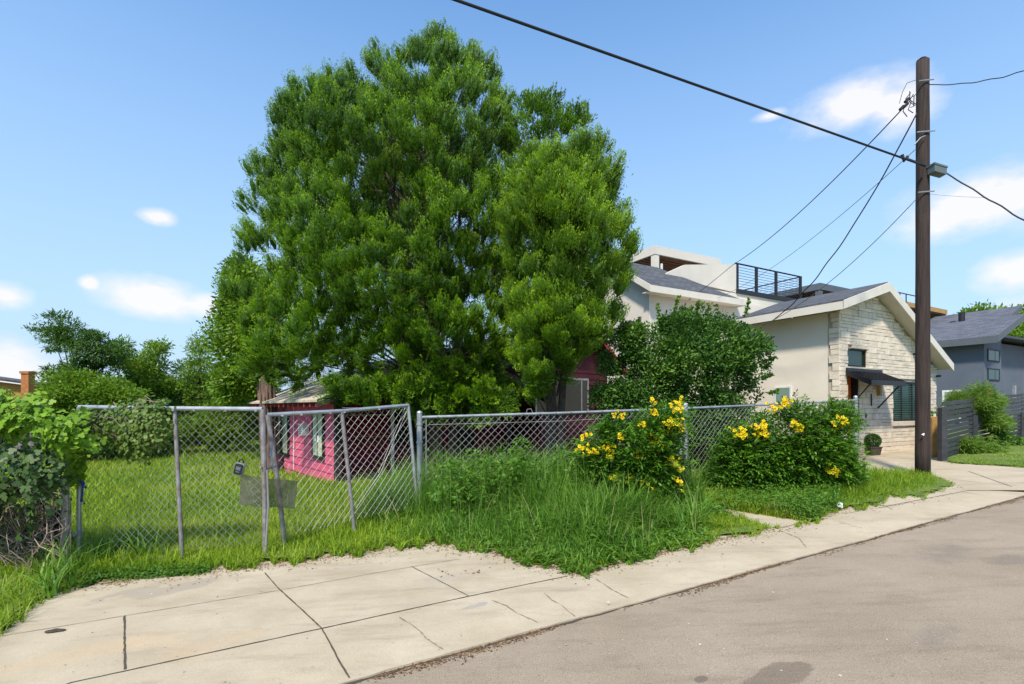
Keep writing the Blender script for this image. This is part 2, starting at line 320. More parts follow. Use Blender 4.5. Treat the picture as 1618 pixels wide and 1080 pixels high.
def groundmat(name, base, c2, dark, stains, scale=1.2, fine=120, speck=.5, stainr=.5):
    m = bpy.data.materials.new(name); m.use_nodes = True; t = m.node_tree; b = t.nodes['Principled BSDF']
    co = t.nodes.new('ShaderNodeTexCoord'); O = co.outputs['Object']
    f = noise(t, O, scale, 8, .65); rp = t.nodes.new('ShaderNodeMapRange'); rp.inputs[1].default_value = .35; rp.inputs[2].default_value = .68; t.links.new(f, rp.inputs[0])
    mx = t.nodes.new('ShaderNodeMix'); mx.data_type = 'RGBA'; t.links.new(rp.outputs[0], mx.inputs[0]); mx.inputs[6].default_value = (*base, 1); mx.inputs[7].default_value = (*c2, 1); cur = mx.outputs[2]
    # drawn-out scuffs along the street
    mp = t.nodes.new('ShaderNodeMapping'); mp.inputs['Rotation'].default_value = (0,0,R_(-27)); mp.inputs['Scale'].default_value = (.5,2.6,1); t.links.new(O, mp.inputs[0])
    f = noise(t, mp.outputs[0], 1.9, 9, .75); rp = t.nodes.new('ShaderNodeMapRange'); rp.inputs[1].default_value = .50; rp.inputs[2].default_value = .78; rp.inputs[4].default_value = .85; t.links.new(f, rp.inputs[0])
    mx = t.nodes.new('ShaderNodeMix'); mx.data_type = 'RGBA'; t.links.new(rp.outputs[0], mx.inputs[0]); t.links.new(cur, mx.inputs[6]); mx.inputs[7].default_value = (*dark, 1); cur = mx.outputs[2]
    wn = t.nodes.new('ShaderNodeTexNoise'); wn.inputs['Scale'].default_value = 3.0; wn.inputs['Detail'].default_value = 5; t.links.new(O, wn.inputs['Vector'])
    for (p, rx, ry, st, col) in stains:
        sub = t.nodes.new('ShaderNodeVectorMath'); sub.operation = 'SUBTRACT'; t.links.new(O, sub.inputs[0]); sub.inputs[1].default_value = (p[0], p[1], 0)
        sc = t.nodes.new('ShaderNodeMapping'); sc.inputs['Rotation'].default_value = (0,0,R_(-27)); t.links.new(sub.outputs[0], sc.inputs[0])
        s2 = t.nodes.new('ShaderNodeVectorMath'); s2.operation = 'MULTIPLY'; t.links.new(sc.outputs[0], s2.inputs[0]); s2.inputs[1].default_value = (1/rx, 1/ry, 0)
        ln = t.nodes.new('ShaderNodeVectorMath'); ln.operation = 'LENGTH'; t.links.new(s2.outputs[0], ln.inputs[0])
        q = math_(t, 'ADD', ln.outputs['Value'], math_(t, 'MULTIPLY', math_(t, 'SUBTRACT', wn.outputs['Fac'], .5), 3.0))
        k = math_(t, 'MULTIPLY', math_(t, 'SUBTRACT', 1.0, q), 6.0 if st > .5 else 1.6, True); k = math_(t, 'MULTIPLY', k, st)
        mx = t.nodes.new('ShaderNodeMix'); mx.data_type = 'RGBA'; t.links.new(k, mx.inputs[0]); t.links.new(cur, mx.inputs[6]); mx.inputs[7].default_value = (*col, 1); cur = mx.outputs[2]
    f3 = noise(t, O, fine, 3, .7); mr = t.nodes.new('ShaderNodeMapRange'); mr.inputs[1].default_value = .3; mr.inputs[2].default_value = .7; mr.inputs[3].default_value = 1-speck; mr.inputs[4].default_value = 1+speck; t.links.new(f3, mr.inputs[0])
    vm = t.nodes.new('ShaderNodeVectorMath'); vm.operation = 'SCALE'; t.links.new(cur, vm.inputs[0]); t.links.new(mr.outputs[0], vm.inputs['Scale']); t.links.new(vm.outputs[0], b.inputs['Base Color'])
    b.inputs['Roughness'].default_value = .9; b.inputs['Specular IOR Level'].default_value = .25
    bp = t.nodes.new('ShaderNodeBump'); bp.inputs['Strength'].default_value = .45; bp.inputs['Distance'].default_value = .006; t.links.new(f3, bp.inputs['Height']); t.links.new(bp.outputs[0], b.inputs['Normal'])
    return m
g1 = G(1235,1055); g2 = G(1500,868); g3 = G(1600,875); g4 = G(1470,1000); g5 = G(1108,1060)
M_road = groundmat('asphalt', (.262,.206,.145), (.32,.256,.186), (.175,.136,.096),
    [(g1,.24,.10,.62,(.135,.10,.072)),(g2,.5,.18,.35,(.14,.115,.1)),(g3,.4,.15,.35,(.14,.115,.1)),(g4,.25,.15,.3,(.14,.115,.1)),(g5,.05,.03,.7,(.12,.09,.07))], 1.0, 150, .42)
s1 = G(260,930); s2 = G(700,915); s3 = G(330,1020); s4 = G(150,1030); s5 = G(740,960); s6 = G(520,905)
M_conc = groundmat('pavement_concrete', (.385,.315,.215), (.465,.39,.28), (.255,.205,.14),
    [(s1,.55,.2,.55,(.30,.25,.20)),(s2,.3,.15,.3,(.32,.28,.24)),(s3,.5,.2,.3,(.50,.34,.20)),(s4,.6,.25,.35,(.52,.36,.20)),(s5,.16,.05,.6,(.27,.25,.23)),(s6,.5,.12,.3,(.33,.28,.22))], 1.6, 110, .13)
M_lawn = mat('lawn_ground', (.075,.13,.012), .95, c2=(.13,.17,.03), nscale=2.5, bump=.6, bscale=30)

# ------------------------------------------------------------------ the setting: ground, road, pavement
MB_g = MB()
xs = [-400,-200,-100,-60,-40]+list(range(-30,31,2))+[40,60,100,200,400]; ys = [-120,-60,-30,-15]+list(range(-8,41,2))+[60,100,200,400,700]
idx = {}
for i, x in enumerate(xs):
    for j, y in enumerate(ys): idx[i,j] = len(MB_g.v); MB_g.v.append((x, y, float(gz(x,y))-.07))
for i in range(len(xs)-1):
    for j in range(len(ys)-1): MB_g.f.append((idx[i,j], idx[i+1,j], idx[i+1,j+1], idx[i,j+1])); MB_g.r.append(.5)
tag(MB_g.build('ground', M_lawn), kind='structure')
K0, K1 = G(600,1054), G(1444,826)
ud = Vector((K1.x-K0.x, K1.y-K0.y, 0)).normalized(); vd = Vector((-ud.y, ud.x, 0))
def ST(s, t, up=0.0):     # street frame: s along the kerb line from K0, t inland
    p = Vector((K0.x, K0.y, 0))+ud*s+vd*t; p.z = float(GR*np.clip(p.x,-30,25))+up; return p
def PROF(t): return -.030*(1-float(sm(np.array(t/.38))))
def strip(name, s0, s1, t0, t1, up, m, ds=.5, dt=.5, thick=0, wob=0, prof=None):
    b = MB(); ns = max(1, int((s1-s0)/ds)); ntt = max(1, int(math.ceil((t1-t0)/dt))); base = 0
    for i in range(ns+1):
        for j in range(ntt+1):
            s = s0+(s1-s0)*i/ns; t = t0+(t1-t0)*j/ntt
            tt = t+(wob*(math.sin(s*2.1)+.6*math.sin(s*5.3+1)+.5*math.sin(s*13.7)+.4*math.sin(s*29)) if j == 0 else 0)
            b.v.append(tuple(ST(s, tt, up+(prof(t) if prof else 0))))
    for i in range(ns):
        for j in range(ntt):
            a = i*(ntt+1)+j; b.f.append((a, a+ntt+1, a+ntt+2, a+1)); b.r.append(.5)
    if thick:
        for i in range(ns):
            a = i*(ntt+1); q0 = Vector(b.v[a]); q1 = Vector(b.v[a+ntt+1]); d = Vector((0,0,thick)); b.face([q0-d, q1-d, q1, q0], .5)
    return b.build(name, m, smooth=not thick)
road = strip('road', -60, 90, -9, .06, -.045, M_road, 1, 1.0); tag(road, kind='structure')
pave = strip('pavement', -40, 60, 0, 5.2, 0, M_conc, .06, .1, thick=.03, wob=.008, prof=PROF); tag(pave, kind='structure')
def ribbon(name, pts, wd, m, parent, up=.004, jit=.3, seg=.05):
    b = MB(); P_ = [Vector(p) for p in pts]; L = []
    for i in range(len(P_)-1):
        n = max(1, int((P_[i+1]-P_[i]).length/seg))
        for k in range(n): L.append(P_[i].lerp(P_[i+1], k/n))
    L.append(P_[-1]); prev = None
    for i, p in enumerate(L):
        t = (L[min(i+1,len(L)-1)]-L[max(i-1,0)]); t.z = 0; t.normalize(); n = Vector((-t.y, t.x, 0)); c = n*random.gauss(0, wd*jit*.3)
        h = wd*.5*random.uniform(1-jit, 1+jit); a = p+c-n*h; d = p+c+n*h
        for q in (a, d): q.z = float(GR*q.x)+up+(PROF(max(0, (q.x-K0.x)*vd.x+(q.y-K0.y)*vd.y)) if parent.name != 'road' else 0)
        if prev: b.face([prev[0], a, d, prev[1]], .5)
        prev = (a, d)
    return b.build(name, m, parent)
jl = [[(60,1098),(111,1079),(508,993),(741,942),(897,910)]]
ribbon('joint', [G(*p) for p in jl[0]], .012, M_joint, pave)
ribbon('joint', [G(*p) for p in [(-60,1015),(70,994),(196.5,973),(439,933),(600,904),(726,883)]], .007, M_crack, pave)
ribbon('joint', [G(*p) for p in [(196.5,973),(197,1058)]], .012, M_joint, pave, up=.005)
ribbon('joint', [G(*p) for p in [(418,905),(440,930),(462,950),(508,993),(522,1018),(535,1042),(552,1064)]], .011, M_joint, pave, up=.006)
ribbon('joint', [G(*p) for p in [(650,895),(741,942)]], .007, M_joint, pave, up=.005)
for cr in ([(860,937),(872,948),(890,956),(908,968)], [(941,914.6),(965,930),(993,940)], [(775,948),(800,957),(815,967),(850,978)], [(630,975),(655,990),(675,1008),(700,1020)],
           [(1232,838),(1262,850),(1274,862)], [(1322,822),(1345,830),(1362,833)], [(1500,778),(1530,778),(1555,782)], [(1395,797),(1412,806)], [(1330,812),(1390,802),(1425,797),(1460,785)]):
    ribbon('crack', [G(*p) for p in cr], .007, M_crack, pave, jit=.9, seg=.03, up=.0045)
ribbon('crack', [ST(s, .004*math.sin(s*7)-.012, 0) for s in np.arange(-4, 14, .08)], .022, M_joint, road, up=-.040, jit=.6)
# neighbour's drive and the little front walk: sheets a little above the pavement
def sheet(name, pts, up, m):
    b = MB(); q = [G(*p, up=up) for p in pts]; b.face(q, .5); return tag(b.build(name, m), kind='structure')
dr = sheet('driveway', [(1300,775),(1330,722),(1395,709),(1470,704),(1486,714),(1500,728),(1618,738),(2200,770),(2200,790),(1618,775),(1530,775),(1400,800)], .008, M_conc)
for a, b_ in (((1362,719),(1500,731)),((1530,745),(1600,770)),((1405,716),(1440,714))):
    ribbon('joint', [G(*a), G(*b_)], .012, M_joint, dr, up=.012)
ribbon('joint', [G(1500,757), G(1560,765), G(1640,769), G(1800,776)], .010, M_crack, dr, up=.012)
walk = sheet('front_walk', [(1060,780),(1110,797),(1150,804),(1276,824),(1215,838),(1120,812),(1085,806),(1020,785)], .006, M_conc)
# lawn masks in ground-plane pixels
BX = [-900,-300,-100,0,60,95,165,300,420,560,670,760,850,920,1000,1130,1225,1290,1330,1420,1523,1524,2400]
BY = [1900,1250,1075,1003,960,936,916,906,893,876,860,870,893,906,885,855,836,822,808,790,771,739,785]
def inpoly(px, py, poly):
    px = np.asarray(px, float); py = np.asarray(py, float); ins = np.zeros(px.shape, bool); n = len(poly)
    for i in range(n):
        x0, y0 = poly[i]; x1, y1 = poly[(i+1) % n]
        if y0 == y1: continue
        c = ((y0 > py) != (y1 > py)) & (px < (x1-x0)*(py-y0)/(y1-y0)+x0); ins ^= c
    return ins
DRIVE = [(1338,720),(1395,708),(1480,704),(1488,729),(1505,733),(1618,739),(2400,785),(2400,830),(1524,800),(1523,771),(1492,757),(1440,750),(1357,745)]
WALK = [(1112,800),(1150,806),(1270,825),(1218,835),(1120,812)]
def lawn_mask(px, py):
    ed = np.interp(px, BX, BY)+4*np.sin(px*.07)+3*np.sin(px*.19+1)+2*np.sin(px*.41)
    m = (py < ed) & ~inpoly(px, py, DRIVE) & ~inpoly(px, py, WALK)
    return m
def projg(X, Y):
    return CX+F_*X/Y, HOR+(EYE-GR*X)*F_/Y
b = MB(); step = .11; gx = np.arange(-12, 20, step); gy = np.arange(2.6, 17, step)
XX, YY = np.meshgrid(gx, gy, indexing='ij'); px, py = projg(XX, YY); LM = lawn_mask(px, py)
ZZ = gz(XX, YY)+.034+.008*np.sin(XX*3.1+YY*1.7)+.006*np.sin(XX*7.3-YY*5.1)+rng.uniform(-.004,.004,XX.shape)
ii, jj = np.where(LM[:-1,:-1] & LM[1:,:-1] & LM[:-1,1:] & LM[1:,1:])
V = np.stack([np.stack([XX[ii+a,jj+c], YY[ii+a,jj+c], ZZ[ii+a,jj+c]], 1) for a, c in ((0,0),(1,0),(1,1),(0,1))], 1)
tag(npmesh('lawn', V, rng.random(len(V)), M_lawn), kind='structure')

# ------------------------------------------------------------------ buildings
def frame2(O, ang=None, u=None):
    if u is None: u = (math.cos(R_(ang)), math.sin(R_(ang)))
    U = Vector((u[0], u[1], 0)).normalized(); W = Vector((-U.y, U.x, 0)); O = Vector((O[0], O[1], 0))
    return lambda a, b, z: O+U*a+W*b+Vector((0,0,z))
def a_of(fr, px, b=0):           # the along-wall coordinate seen at column px
    p = fr(0, b, 0); q = fr(1, b, 0); k = (px-CX)/F_; return (k*p.y-p.x)/((q.x-p.x)-k*(q.y-p.y))
def z_of(fr, px, py, b=0):
    p = fr(a_of(fr, px, b), b, 0); return EYE-(py-HOR)/F_*p.y
def clap(fr, a0, a1, z0, z1, rh, b, m, parent, name='wall', jit=.004, side=-1):
    B = MB(); z = z0
    while z < z1-.01:
        t = min(z+rh, z1); j = random.uniform(-jit, jit); r = random.random()
        B.hexa([fr(a0,b+side*(.028+j),z+random.uniform(-.006,.006)),fr(a1,b+side*(.028+j),z+random.uniform(-.006,.006)),fr(a1,b+.06,z),fr(a0,b+.06,z),fr(a0,b+side*.006,t-.004),fr(a1,b+side*.006,t-.004),fr(a1,b+.06,t-.004),fr(a0,b+.06,t-.004)], r); z = t
    return B.build(name, m, parent)
def window(parent, fr, a0, a1, z0, z1, b, fm, gm, fw=.06, mull=(), rails=(), proud=.05, inset=.0, extra=None, name='window', sill=True):
    if a0 > a1: a0, a1 = a1, a0
    B = MB(); o, i = b-proud, b+.02+inset
    B.box(a0, a0+fw, o, i, z0, z1, fr); B.box(a1-fw, a1, o, i, z0, z1, fr); B.box(a0+fw, a1-fw, o+.002, i, z1-fw, z1, fr); B.box(a0+fw, a1-fw, o+.002, i, z0, z0+fw, fr)
    for k in mull: c = a0+(a1-a0)*k; B.box(c-fw*.4, c+fw*.4, o+.006, i, z0+fw, z1-fw, fr)
    for k in rails: c = z0+(z1-z0)*k; B.box(a0+fw, a1-fw, o+.009, i, c-fw*.3, c+fw*.3, fr)
    W = B.build(name, fm, parent)
    g = MB(); g.box(a0+fw*.8, a1-fw*.8, b-proud*.72+inset, b-proud*.72+.012+inset, z0+fw*.8, z1-fw*.8, fr); g.build('pane', gm, W)
    if extra: extra(W, fr, a0+fw, a1-fw, z0+fw, z1-fw, b+inset)
    return W
def blinds(W, fr, a0, a1, z0, z1, b):
    B = MB(); z = z0
    while z < z1: B.hexa([fr(a0,b-.022,z),fr(a1,b-.022,z),fr(a1,b-.018,z),fr(a0,b-.018,z),fr(a0,b-.030,z+.022),fr(a1,b-.030,z+.022),fr(a1,b-.026,z+.022),fr(a0,b-.026,z+.022)]); z += .05
    B.build('blind', M_blind, W)
def curtain(W, fr, a0, a1, z0, z1, b):
    B = MB(); n = 14
    for i in range(n):
        x0 = a0+(a1-a0)*i/n; x1 = a0+(a1-a0)*(i+1)/n; d0 = .008*math.sin(i*2.1); d1 = .008*math.sin((i+1)*2.1)
        if n*.42 < i < n*.56: continue
        B.face([fr(x0,b-.068-d0*.3,z0+.02),fr(x1,b-.068-d1*.3,z0+.02),fr(x1,b-.068-d1*.3,z1),fr(x0,b-.068-d0*.3,z1)])
    B.build('curtain', M_curtain, W)

# ---- pink house -----------------------------------------------------------
pc = G(533,768); pl = G(429,742)
wd_ = Vector((pl.x-pc.x, pl.y-pc.y, 0)); LW = wd_.length; wd_.normalize()
U_ = Vector((wd_.y, -wd_.x, 0))                     # along the front, away to the right
Vv = Vector((-U_.y, U_.x, 0))
fpf = frame2((pc.x, pc.y), u=(U_.x, U_.y))         # front: a right, b back
def fps(a, b, z): return fpf(b, a, z)              # side: a runs back along the pink wall, b inwards
pg = float(gz(pc.x, pc.y))
H1 = empty('old_wooden_house', (pc.x, pc.y, pg), 'low run-down house with sunlit bright pink clapboard side behind the leaning gate', 'house')
B = MB(); EV = 1.72
clap(fps, 0, LW, pg-.15, EV, .205, 0, M_pink, H1, 'pink_wall')['label'] = 'sunlit bright pink clapboard side wall with faded patches'
B.box(-.02, .10, -.045, .10, pg-.15, EV, fps); B.build('corner_board', M_darkint, H1)
a1, a2 = a_of(lambda a,b,z: fps(a,b,z), 437), a_of(fps, 459)
window(H1, fps, a2, a1, z_of(fps,447,718), z_of(fps,447,650), 0, M_dkmetal, M_glass2, .07, mull=(.5,), proud=.075, extra=curtain)
a1, a2 = a_of(fps, 497), a_of(fps, 515)
W2 = window(H1, fps, a2, a1, z_of(fps,506,725), z_of(fps,506,648), 0, M_dkmetal, M_glass2, .07, rails=(.52,), proud=.075, extra=curtain)
B = MB(); c = (a1+a2)/2; zz = z_of(fps,506,690)
for o in (-.13, .07): B.box(c+o, c+o+.12, -.078, -.074, zz-.11+o*.1, zz+.04, fps)
B.build('paper_notice', M_paper, W2)
B = MB(); ca = a_of(fps, 487); zz = z_of(fps,487,678)
B.box(ca-.17, ca+.17, -.20, -.03, zz-.15, zz+.15, fps); BX_ = B.build('wall_box', M_white, H1)
B = MB()
for k in range(5): B.box(ca-.13, ca+.13, -.205, -.201, zz-.12+k*.05, zz-.095+k*.05, fps)
B.build('grille', M_grbox, BX_)
B = MB(); B.tube([fps(LW*.55,-.06,EV), fps(LW*.55,-.06,pg)], .012, 6); B.build('cable', M_white, H1)
# roof over the pink wing: ridge parallel to the pink wall, pale worn shingles, rafter tails
RA, RZ, SL = 3.1, None, .36
B = MB(); e0 = -.62; zr = EV+.10+SL*(RA-e0); ze = EV+.02
def roofslab(B, fr, a0, z0, a1, z1, b0, b1, th=.05):
    B.hexa([fr(a0,b0,z0),fr(a1,b0,z1),fr(a1,b1,z1),fr(a0,b1,z0),fr(a0,b0,z0+th),fr(a1,b0,z1+th),fr(a1,b1,z1+th),fr(a0,b1,z0+th)])
roofslab(B, fpf, e0, ze, RA, zr, -.5, LW+.5); rf = B.build('roof', M_paleroof, H1)
B = MB(); roofslab(B, fpf, RA, zr, 6.4, ze+.1, -.5, LW+.5); B.build('roof', M_paleroof, H1)
B = MB(); k = -.35
while k < LW+.45:
    B.hexa([fpf(e0+.03,k,ze-.11),fpf(.1,k,ze-.11+.7*SL),fpf(.1,k+.055,ze-.11+.7*SL),fpf(e0+.03,k+.055,ze-.11),fpf(e0+.03,k,ze-.005),fpf(.1,k,ze-.005+.7*SL),fpf(.1,k+.055,ze-.005+.7*SL),fpf(e0+.03,k+.055,ze-.005)]); k += .42
B.build('rafter_tail', M_rafter, rf)
B = MB(); B.prism([fpf(e0,-.52,ze-.12),fpf(RA,-.52,zr-.12),fpf(RA,-.52,zr+.05),fpf(e0,-.52,ze+.05)], U_.cross(Vector((0,0,1)))*-.03); B.prism([fpf(RA,-.52,zr-.12),fpf(6.4,-.52,ze-.02),fpf(6.4,-.52,ze+.15),fpf(RA,-.52,zr+.05)], U_.cross(Vector((0,0,1)))*-.03)
B.build('rake_board', M_darkint, rf)
B = MB(); B.prism([fpf(0,.02,EV),fpf(6.0,.02,EV),fpf(6.0,.02,EV+.15),fpf(RA,.02,zr-.1),fpf(0,.02,EV+.15)], Vv*.08); B.build('gable_wall', M_darkint, H1)
B = MB(); B.box(2.4, 3.3, -.03, .015, EV+.25, EV+.62, fpf); B.build('gable_vent', M_greyfence, H1)
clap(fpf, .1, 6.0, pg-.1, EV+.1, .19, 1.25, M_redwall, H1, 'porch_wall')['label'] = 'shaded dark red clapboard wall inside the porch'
window(H1, fpf, 1.9, 3.3, pg+.75, EV-.12, 1.25, M_dkmetal, M_glass, .06, mull=(.5,), rails=(.5,))
B = MB(); B.box(3.75, 4.65, 1.17, 1.23, pg+.05, EV-.1, fpf); dd = B.build('door', M_darkint, H1)
B = MB(); B.ball(fpf(3.85,1.13,pg+.95), .035); B.build('handle', M_galv, dd)
B = MB(); B.box(.08, 6.0, -.15, 1.24, pg-.12, pg+.06, fpf); B.build('porch_floor', M_slab, H1)
for a in (1.35, 3.2, 5.0):
    B = MB(); B.box(a, a+.06, .0, .06, pg+.062, EV, fpf); B.build('porch_post', M_white if a < 2 else M_darkint, H1)
B = MB(); B.box(1.45, 3.15, .015, .045, pg+.75, pg+.79, fpf)
for k in range(11): B.box(1.5+k*.16, 1.525+k*.16, .02, .04, pg+.15, pg+.75, fpf)
B.build('porch_railing', M_darkint, H1)
AR = a_of(fpf, 948)
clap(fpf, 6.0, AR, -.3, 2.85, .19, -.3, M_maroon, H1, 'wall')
fr3 = lambda a, b, z: fpf(a, b, z)
window(H1, fpf, a_of(fpf,843,-.3), a_of(fpf,927,-.3), z_of(fpf,885,653,-.3), z_of(fpf,885,596,-.3), -.34, M_galv, M_glassd, .06, mull=(.48,.86))
B = MB(); B.box(6.0, AR, -.24, LW, -.3, 2.8, fpf); B.build('body', M_maroon, H1)
B = MB(); roofslab(B, fpf, AR+.45, 2.72, 7.6, 4.3, -.75, LW); roofslab(B, fpf, 7.6, 4.3, 5.6, 2.9, -.75, LW); r2 = B.build('roof', M_darkint, H1)
B = MB(); n_ = Vv*-.05
B.prism([fpf(AR+.5,-.76,2.60),fpf(7.6,-.76,4.22),fpf(7.6,-.76,4.42),fpf(AR+.5,-.76,2.80)], n_); B.build('fascia', M_redroof, r2)
B = MB(); B.prism([fpf(6.0,-.28,2.8),fpf(AR,-.28,2.8),fpf(AR,-.28,3.0),fpf(7.6,-.28,4.25),fpf(6.0,-.28,3.1)], Vv*.08); B.build('gable_wall', M_maroon, H1)

# ---- cream house with the stone front --------------------------------------
fs = frame2((8.03,12.4), 29)
H2 = empty('modern_house', fs(0,0,.3), 'cream stucco house with cut stone gable front and dark awning beside the utility pole', 'house')
WR = 5.0; ZB = -.1; ap = 1.6; zl = 3.98; zap = 4.62; zrr = 2.72; SLl = (zap-zl)/(ap+.4); SLr = (zap-zrr)/(5.14-ap)
def rooflow(a): return (zl+SLl*(a+.4)) if a < ap else (zap-SLr*(a-ap))
# openings: door a0..; small window; big window
aw0, aw1 = a_of(fs,1339.5), a_of(fs,1370); zw0, zw1 = z_of(fs,1355,579), z_of(fs,1355,551)
ab0, ab1 = a_of(fs,1411), a_of(fs,1463); zb0, zb1 = z_of(fs,1428,665), z_of(fs,1428,602.5)
ad0, ad1 = a_of(fs,1339.5), a_of(fs,1357.5); zd0, zd1 = .30, z_of(fs,1348,592)
holes = [(aw0,aw1,zw0,zw1),(ab0,ab1,zb0,zb1),(ad0,ad1,ZB,zd1)]
B = MB()
def holed(B, fr, a0, a1, top, z0, holes, b, th):
    cs = sorted(set([a0, a1, ap]+[h for q in holes for h in q[:2]]))
    for i in range(len(cs)-1):
        l, r = cs[i], cs[i+1]; m = (l+r)/2; segs = []; z = z0
        for h in sorted([q for q in holes if q[0] <= m <= q[1]], key=lambda q: q[2]):
            if h[2] > z: segs.append((z, h[2]))
            z = h[3]
        for s0, s1 in segs: B.box(l, r, b, b+th, s0, s1, fr, .5)
        B.hexa([fr(l,b,z),fr(r,b,z),fr(r,b+th,z),fr(l,b+th,z),fr(l,b,top(l)),fr(r,b,top(r)),fr(r,b+th,top(r)),fr(l,b+th,top(l))], .5)
holed(B, fs, 0, WR, rooflow, ZB, holes, .03, .25); wl = B.build('stone_wall', M_mortar, H2); wl['label'] = 'front wall of irregular pale cut stone blocks'
# single stones
B = MB(); rows = []; z = ZB
rr = random.Random(3)
while z < 4.6:
    h = rr.choice([.07,.09,.11,.13,.16]); a = -rr.uniform(0,.3)
    while a < WR+.02:
        L = rr.uniform(.13,.42); segs = [(max(a,-.03), min(a+L, WR+.03), z, z+h)]
        if h > .15 and rr.random() < .35: segs = [(segs[0][0], segs[0][1], z, z+h*.5), (segs[0][0], segs[0][1], z+h*.5, z+h)]
        for (l, r, s0, s1) in segs:
            g = .0045
            todo = [(l, r)]
            for hh in holes:
                if s1 > hh[2]-.0 and s0 < hh[3]+.0:
                    nt2 = []
                    for (p, q) in todo:
                        if q <= hh[0] or p >= hh[1]: nt2.append((p, q))
                        else:
                            if p < hh[0]-.03: nt2.append((p, hh[0]-.0))
                            if q > hh[1]+.03: nt2.append((hh[1]+.0, q))
                    todo = nt2
            for (p, q) in todo:
                if q-p < .04: continue
                t0 = min(s1, rooflow(p)-.0); t1 = min(s1, rooflow(q)-.0)
                if min(t0, t1) <= s0+.02: continue
                d = rr.uniform(.0,.016); d2 = d+rr.uniform(-.006,.006); r = rr.random()
                B.hexa([fs(p+g,-d,s0+g),fs(q-g,-d2,s0+g),fs(q-g,.06,s0+g),fs(p+g,.06,s0+g),fs(p+g,-d2,t0-g),fs(q-g,-d,t1-g),fs(q-g,.06,t1-g),fs(p+g,.06,t0-g)], r)
        a += L
    z += h
B.build('stone_face', M_stone, wl)
# the stone returns a little round the left corner, then stucco
B = MB(); z = ZB
while z < zl-.05:
    h = rr.choice([.11,.14,.17,.2]); L = rr.uniform(.14,.26); h = min(h, zl-.02-z)
    B.box(-.045, .0, .0, L, z+.006, z+h-.006, fs, rr.random()); z += h
B.build('stone_return', M_stone, wl)
BD = 2.6
B = MB(); B.box(0, .2, .285, 2.75, ZB, zl+.02, fs, .5); st = B.build('stucco_wall', M_cream, H2)
st['label'] = 'plain cream stucco side wall'
B = MB(); B.box(.21, WR-.02, .29, 6.2, ZB, 2.6, fs, .5); B.box(.0, 3.4, 2.76, 6.2, ZB, 3.45, fs, .5); B.build('rear_wing', M_cream, H2)
B = MB(); B.prism([fs(0,2.5,ZB),fs(WR,2.5,ZB),fs(WR,2.5,rooflow(WR)),fs(ap,2.5,zap),fs(0,2.5,rooflow(0))], (fs(0,.2,0)-fs(0,0,0))); B.build('rear_wall', M_cream, H2)
def fss(a, b, z): return fs(b, a, z)
a1, a2 = a_of(fss,1224), a_of(fss,1251)
window(H2, fss, a2, a1, z_of(fss,1237,638), z_of(fss,1237,610), 0, M_white, M_glass2, .045, proud=.025)
# roof
B = MB(); th = .10
roofslab(B, fs, -.42, zl+.14, ap, zap+.15, -.31, BD, .06); rf = B.build('roof', M_shing, H2)
B = MB(); roofslab(B, fs, ap, zap+.15, 5.18, zrr+.15, -.31, BD, .06); B.build('roof', M_shing, H2)
dn = fs(0,-.04,0)-fs(0,0,0); dl = fs(-.04,0,0)-fs(0,0,0)
B = MB()
B.prism([fs(-.45,-.32,zl-.03),fs(ap,-.32,zap-.04),fs(ap,-.32,zap+.19),fs(-.45,-.32,zl+.17)], dn); B.prism([fs(ap,-.32,zap-.04),fs(5.2,-.32,zrr-.04),fs(5.2,-.32,zrr+.17),fs(ap,-.32,zap+.19)], dn)
B.box(-.46, -.425, -.30, BD, zl-.04, zl+.15, fs); B.build('fascia', M_trim, rf)
B = MB(); roofslab(B, fs, -.42, zl-.01, ap, zap+.01, -.31, 0.03, .03); roofslab(B, fs, ap, zap+.01, 5.18, zrr+.01, -.31, 0.03, .03); roofslab(B, fs, -.42, zl-.01, 0, zl+.125, .04, BD-.02, .03)
roofslab(B, fs, WR, rooflow(WR), 5.18, zrr+.01, .04, BD-.02, .03)
B.build('soffit', M_trim, rf)
# windows and door
window(H2, fs, aw0, aw1, zw0, zw1, .03, M_black, M_glass, .035, proud=.0, inset=.04)
window(H2, fs, ab0, ab1, zb0, zb1, .03, M_black, M_glass, .05, mull=(.30,.62), proud=.0, inset=.05, extra=lambda W,fr,a0,a1,z0,z1,b: blinds(W,fr,a0,a1,z0,z1,b+.0))
B = MB(); B.box(ab0-.05, ab1+.05, -.05, .06, zb0-.12, zb0-.01, fs); B.build('window_sill', M_stone, H2)
B = MB(); B.box(ad0+.02, ad1-.02, .17, .22, zd0, zd1-.02, fs); dd = B.build('door', M_orange, H2)
B = MB(); B.box(ad0+.1, ad0+.18, .16, .168, zd1-.45, zd1-.3, fs); B.build('pane', M_glassd, dd)
B = MB(); B.ball(fs(ad0+.1,.13,zd0+1), .035); B.build('handle', M_black, dd)
B = MB(); B.box(ad0-.0, ad0+.04, .02, .2, zd0, zd1, fs); B.box(ad1-.05, ad1, .02, .2, zd0, zd1, fs); B.build('door_frame', M_black, H2)
